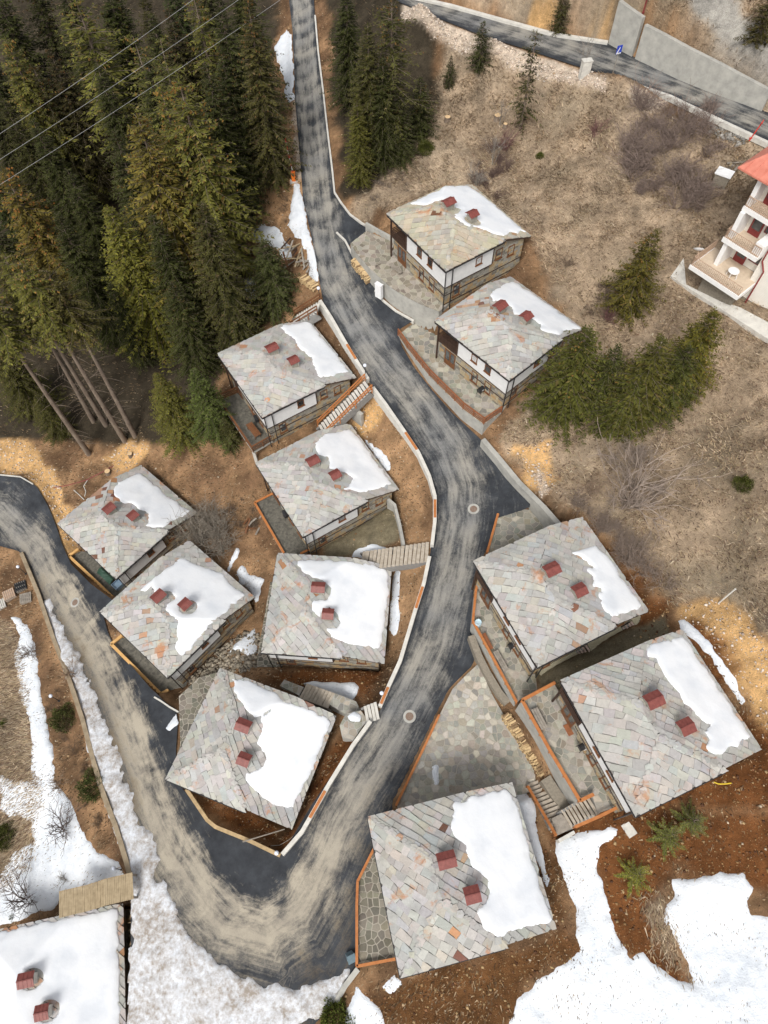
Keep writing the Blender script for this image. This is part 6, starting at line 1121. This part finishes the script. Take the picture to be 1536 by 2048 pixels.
b = MB(); b.box(-.3, .3, -.45, .45, 0, .02); tag(b.build('doormat', M['rail'], None, (0, 0, 0), at3(cJ([(397, 627)])[0], base('J')+.06), .4), 'brown doormat on the terrace above the firewood', 'doormat')
b = MB(); b.box(-.28, .28, -.28, .28, 0, .5); b.box(-.32, .32, -.32, .32, .5, .6); b.box(-.2, .2, -.31, -.28, .1, .4); p = hit(699, 1910); M['bin'] = simple('blue_grey_plastic', (.10, .15, .18), (.16, .22, .25), 4, .5, .1); tag(b.build('waste_bin', M['bin'], None, (0, 0, 0), (p[0], p[1], p[2]+.3), (.5, .2, .4)), 'blue grey waste bin tipped over in the snow by the hairpin', 'bin')
z = base('E'); b = MB()
for i in range(7):
    for j in range(4): pass
gx_ = np.linspace(0, 2.4, 9); V = [(x, y, .75+.12*math.sin(x*3+y*2)-.35*abs(y)/.5+random.uniform(-.04, .04)) for x in gx_ for y in (-.5, -.2, .1, .45)]; b.add(V, [(i*4+j, i*4+4+j, i*4+5+j, i*4+1+j) for i in range(8) for j in range(3)]); M['tarp'] = simple('green_tarpaulin', (.02, .05, .035), (.04, .085, .06), 3, .6, .3)
tag(b.build('tarpaulin', M['tarp'], None, (0, 0, 0), at3(cE([(385, 755)])[0], z), math.radians(-42)), 'dark green tarpaulin over stores at the cottage corner', 'tarpaulin')
b = MB(); b.box(-.55, .55, -.45, -.4, 0, .6); b.box(-.55, .55, .4, .45, 0, .6); b.box(-.55, -.5, -.4, .4, 0, .6); b.box(.5, .55, -.4, .4, 0, .6); b.box(-.5, .5, -.4, .4, 0, .35); M['blue'] = simple('blue_plastic', (.13, .2, .28), (.22, .3, .38), 4, .5, .1); tag(b.build('crate', M['blue'], None, (0, 0, 0), at3(cE([(505, 858)])[0], z+.03), math.radians(50)), 'blue crate beside the green tarpaulin', 'crate')
p = on(lambda x, y: gz(x, y), [cC([(1185, 800)])[0]])[0]; b = MB(); b.lathe((0, 0, 0), [(.27, -.2), (.29, .4), (.27, .8), (.02, .8)], 14); tag(b.build('water_butt', M['metal'], None, (0, 0, 0), p), 'black water butt beside the orange railed stairs', 'barrel')
# ---------------------------------------------------------------- firewood
def firewood(p0, p1, z0, h, lab, depth=.5, r=.075, seed=1):
    a = Vector(p0); c = Vector(p1); L = (c-a).length; d = (c-a).normalized(); ang = math.atan2(d.y, d.x); rt = empty('firewood_stack', a, ang, lab, 'firewood', 'stacks of firewood'); rg = random.Random(seed); zs = (c.z-a.z)/max(L, .1)
    M.setdefault('wood_end', simple('split_wood', (.50, .355, .18), (.66, .49, .28), 6, .85, .3)); M.setdefault('wood_bark', simple('log_bark', (.17, .11, .06), (.33, .22, .12), 5, .9, .4)); lg = []
    for i in range(5):
        b = MB(); n = rg.choice((4, 5, 6)); V = []; s = r*rg.uniform(.85, 1.25)
        for y in (-depth/2, depth/2): V += [(math.cos(6.283*k/n+i)*s*rg.uniform(.8, 1.1), y, math.sin(6.283*k/n+i)*s*rg.uniform(.8, 1.1)) for k in range(n)]
        b.cur = 0; b.add(V, [tuple(range(n))[::-1], tuple(range(n, 2*n))]); b.cur = 1; b.mi = b.mi
        b.f += [(k, (k+1) % n, n+(k+1) % n, n+k) for k in range(n)]; b.mi += [rg.choice((0, 0, 1)) for k in range(n)]; lg.append(b.me('log', [M['wood_end'], M['wood_bark']]))
    cnt = 0; zrow = r; row = 0
    while zrow < h and cnt < 290:
        x = r+(row % 2)*r
        while x < L and cnt < 290:
            obj('log', rg.choice(lg), rt, (x+rg.uniform(-.02, .02), rg.uniform(-.1, .1), zs*x+zrow), (rg.uniform(-.1, .1), rg.uniform(0, 6.28), rg.uniform(-.18, .18))); cnt += 1; x += 2*r*rg.uniform(.95, 1.15)
        zrow += 1.75*r; row += 1
p0 = on(PZ, [cJ([(28, 540)])[0]], .6)[0]; p1 = on(PZ, [cJ([(258, 900)])[0]], .6)[0]; p0 = (p0[0], p0[1], p0[2]-.6); p1 = (p1[0], p1[1], p1[2]-.6); firewood(p0, p1, 0, 1.05, 'long firewood stack beside the paved yard', .6, .105, 3)
p0 = on(RZ, [cA([(105, 690)])[0]])[0]; p1 = on(RZ, [cA([(225, 835)])[0]])[0]; firewood(p0, p1, 0, .95, 'firewood stacked against the topmost terrace wall', .6, .1, 4)
firewood(at3(cI([(590, 70)])[0], 15.2), at3(cI([(680, 110)])[0], 15.2), 0, .6, 'small firewood heap on the parking place', .5, .1, 5)
c8b = lambda q: crop(450, 250, 4.955, q); p0 = hit(*c8b([(765, 1535)])[0]); p1 = hit(*c8b([(900, 1635)])[0]); firewood(p0, p1, 0, .7, 'firewood heap at the top of the upper steps', .9, .11, 6)
def planks(px, n, lab, mat, L=(1.5, 3), spread=1.2, seed=2, name='plank_heap'):
    p = hit(*px); rg = random.Random(seed); r = empty(name, p, 0, lab, 'planks', 'heaps of old timber')
    for i in range(n): l = rg.uniform(*L); an = rg.gauss(.9, .5); b = MB(); b.box(-l/2, l/2, -.09, .09, -.03, .03); b.build('plank', M[rg.choice(mat)], r, loc=(rg.uniform(-spread, spread), rg.uniform(-spread, spread), .1+i*.05), rot=(rg.uniform(-.1, .1), rg.uniform(-.35, .35), an))
planks(c8b([(690, 1320)])[0], 22, 'heap of old planks beside the road above the upper steps', ('grey', 'brown', 'wood', 'tanplank'), (1.2, 3.2), 1.3, 2); planks(c8b([(800, 1400)])[0], 9, 'loose grey boards leaning beside the firewood heap', ('grey', 'grey', 'tanplank'), (1., 2.2), .7, 3); planks(cA([(345, 675)])[0], 9, 'long dark poles lying across the topmost terrace', ('wood', 'grey'), (2.5, 4.), .3, 4)
planks(cD([(50, 850)])[0], 7, 'old boards on the slope below the dark terrace', ('grey', 'brown'), (1., 2.), .8, 5)
def pallet(px, lab, rot, lev=3, top=None):
    p = hit(*px); r = empty('pallet', p, rot, lab, 'pallet', 'pallets at the turning place'); b = MB()
    for q in range(lev):
        for y in (-.5, 0, .5): b = MB(); b.box(-.6, .6, y-.07, y+.07, q*.16, q*.16+.1); b.build('bearer', M['grey'], r)
        for x in np.linspace(-.55, .55, 6): b = MB(); b.box(x-.07, x+.07, -.58, .58, q*.16+.1, q*.16+.13); b.build('slat', M[top or 'grey'], r)
pallet((22, 1192), 'pallet loaded with reddish boards', .5, 4, 'bars'); pallet((54, 1198), 'grey pallet against the old wall', .25, 3); pallet((2, 1212), 'pale pallet at the left edge', .5, 3, 'concw'); pallet((44, 1175), 'pallet with black slats behind the loaded one', .4, 3, 'metal')
# ---------------------------------------------------------------- things along the upper right road
p = on(UZ, [(1262, 100)])[0]; b = MB(); b.tube((0, 0, -.3), (0, 0, 8.5), .1, .07); b.tube((0, 0, 4), (0, 0, 4.1), .13); b.box(-.2, .2, -.2, .2, -.3, .05); tag(b.build('pole', M['maroon'], None, (0, 0, 0), (p[0], p[1]-.5, p[2])), 'tall dark red pole in front of the concrete wall', 'pole')
p = on(UZ, [(1225, 150)])[0]; r = empty('road_sign', p, .35, 'blue road sign on a thin post beside the upper right road', 'sign'); b = MB(); b.tube((0, 0, -.3), (0, 0, 2.9), .03); b.build('post', M['grey'], r); M['signblue'] = simple('sign_blue', (.02, .05, .42), (.03, .07, .5), 3, .35, .02); b = MB(); b.box(-.3, .3, -.02, .02, 2.15, 3.); b.build('panel', M['signblue'], r); b = MB(); b.bar((-.2, -.026, 2.3), (.05, -.026, 2.8), .012, .09); b.box(-.28, .28, -.03, -.022, 2.17, 2.28); b.build('white_mark', M['whiteplastic'], r)
p = hit(1168, 150); b = MB(); b.box(-.5, .5, -.3, .3, -.4, 1.5); b.box(-.55, .55, -.35, .35, 1.5, 1.58); b.box(-.35, .35, -.33, -.3, .2, 1.2); tag(b.build('utility_box', M['concw'], None, (0, 0, 0), p, .2), 'white utility box beside the bare sapling at the upper right road', 'box')
p = on(UZ, [(1500, 278)])[0]; b = MB(); b.tube((0, 0, -.2), (.5, .1, 1.7), .06); b.bar((.35, -.2, 1.7), (.65, .35, 1.7), .08, .08); b.bar((-.1, 0, .1), (.3, 0, .1), .1, .1); tag(b.build('red_post', M['armred'], None, (0, 0, 0), p), 'leaning red post at the kerb above the orange red roof', 'post')
p = hit(1440, 366); r = empty('stone_well_box', p, -.6, 'small stone box with a white lid below the grey stone pile', 'box'); b = MB(); b.box(-.7, .7, -.55, .55, -.5, 1.1); b.build('box', M['stonecore'], r); b = MB(); b.box(-.8, .8, -.65, .65, 1.1, 1.2); b.build('lid', M['whiteplastic'], r)
planks((1465, 335), 6, 'old boards laid behind the stone box', ('grey', 'tanplank'), (1.2, 1.8), .4, 9)
p = hit(1437, 1206); b = MB(); b.tube((0, 0, -.3), (.25, .1, 2.6), .07, .06); b.tube((.25, .1, 2.6), (.26, .1, 2.64), .08); tag(b.build('white_post', M['concw'], None, (0, 0, 0), p), 'white post standing alone on the dry slope', 'post')
M['cut'] = simple('cut_wood', (.55, .38, .2), (.7, .5, .29), 4, .85, .2)
for px, py, s, lab in ((895, 241, .35, 'pale tree stump near the roadside spruces'), (995, 238, .4, 'pale tree stump below the scraggy spruce'), (262, 911, .3, 'pale stump in the clearing beside the lowest forest spruce'), (217, 946, .35, 'pale split stump behind the snowy roof by the lower road'), (1010, 255, .25, 'small stump beside the thin sapling')):
    p = hit(px, py); r = empty('tree_stump', p, 0, lab, 'stump', 'tree stumps'); b = MB(); b.lathe((0, 0, 0), [(s*1.3, -.3), (s, .15), (s*.95, .45)], 11); b.build('bark', M['bark'], r); b = MB(); b.lathe((0, 0, 0), [(s*.93, .44), (s*.92, .465), (.02, .47)], 11); b.build('cut_face', M['cut'], r)
def hose(pts, mat, r, lab, name, cat, h=.05):
    P = [hit(*q) for q in pts]; P = [Vector((a[0], a[1], a[2]+h)) for a in P]; b = MB()
    for u, v in zip(P[:-1], P[1:]): b.tube(tuple(u-P[0]), tuple(v-P[0]), r, None, 6)
    tag(b.build(name, M[mat], None, (0, 0, 0), P[0]), lab, cat)
M['yellow'] = simple('yellow_plastic', (.62, .44, .03), (.7, .5, .06), 3, .5, .05)
hose(cE([(200, 210), (235, 240), (270, 275)]), 'concw', .05, 'white pipe end behind the roof by the lower road', 'pipe', 'pipe', .15); hose(cE([(290, 140), (265, 180), (280, 215), (272, 250)]), 'concw', .045, 'curled white hose behind the roof by the lower road', 'hose', 'hose'); hose(cE([(60, 190), (150, 175), (280, 140), (400, 80), (470, 40)]), 'maroon', .05, 'dark red hose across the bare slope', 'hose', 'hose')
hose(cJ([(1225, 930), (1250, 940), (1290, 940), (1325, 935)]), 'yellow', .05, 'yellow hose beside the eave of the highest cottage', 'hose', 'hose'); hose(cH([(740, 1275), (800, 1270), (860, 1235), (930, 1180), (1010, 1060), (1070, 945)]), 'grey', .03, 'grey cable along the wall of the hairpin cottage', 'cable', 'cable')
a = P3(cH([(552, 1247)])[0], 10.3); c = P3(cH([(832, 1163)])[0], 9.6); b = MB(); b.tube((0, 0, 0), tuple(Vector(c)-Vector(a)), .06, .05); tag(b.build('pole', M['grey'], None, (0, 0, 0), a), 'grey pole lying across the wall of the hairpin cottage', 'pole')
p = hit(1258, 1659); b = MB(); b.box(-.35, .35, -.5, .5, -.05, .1); b.box(-.3, .3, -.45, .45, .1, .13); tag(b.build('paving_slab', M['concw'], None, (0, 0, 0), p, .5), 'pale loose slab on the rusty soil', 'slab')
z = base('A'); p = U(*cA([(300, 905)])[0], z-1.2); b = MB(); b.box(-.4, .4, -.2, .2, -.9, .9); b.box(-.43, .43, -.23, .23, .9, .95); b.box(-.02, .02, -.22, -.2, -.8, .8); tag(b.build('meter_cabinet', M['whiteplastic'], None, (0, 0, 0), (p[0], p[1], z-.9), math.radians(-40)), 'white meter cabinet at the topmost terrace wall', 'cabinet')
# ---------------------------------------------------------------- power lines over the forest
M['wire'] = simple('aluminium_wire', (.35, .35, .35), (.45, .45, .45), 3, .4, .02, .5, .3)
for q, (a, c, z0, z1, lab) in enumerate((((-250, 425), (560, -132), 33, 42, 'upper power line crossing the forest'), ((-250, 472), (650, -126), 32, 41, 'middle power line crossing the forest'), ((-250, 522), (740, -128), 31, 40, 'lower power line crossing the forest'))):
    A, C = Vector(U(*a, z0)), Vector(U(*c, z1)); b = MB(); n = 24; P = [A.lerp(C, i/n)-Vector((0, 0, 2.5*(1-(2*i/n-1)**2)*.25))-A for i in range(n+1)]
    for u, v in zip(P[:-1], P[1:]): b.tube(tuple(u), tuple(v), .015, None, 5, False)
    tag(b.build('power_line', M['wire'], None, (0, 0, 0), A), lab, 'power line', 'power lines over the forest')
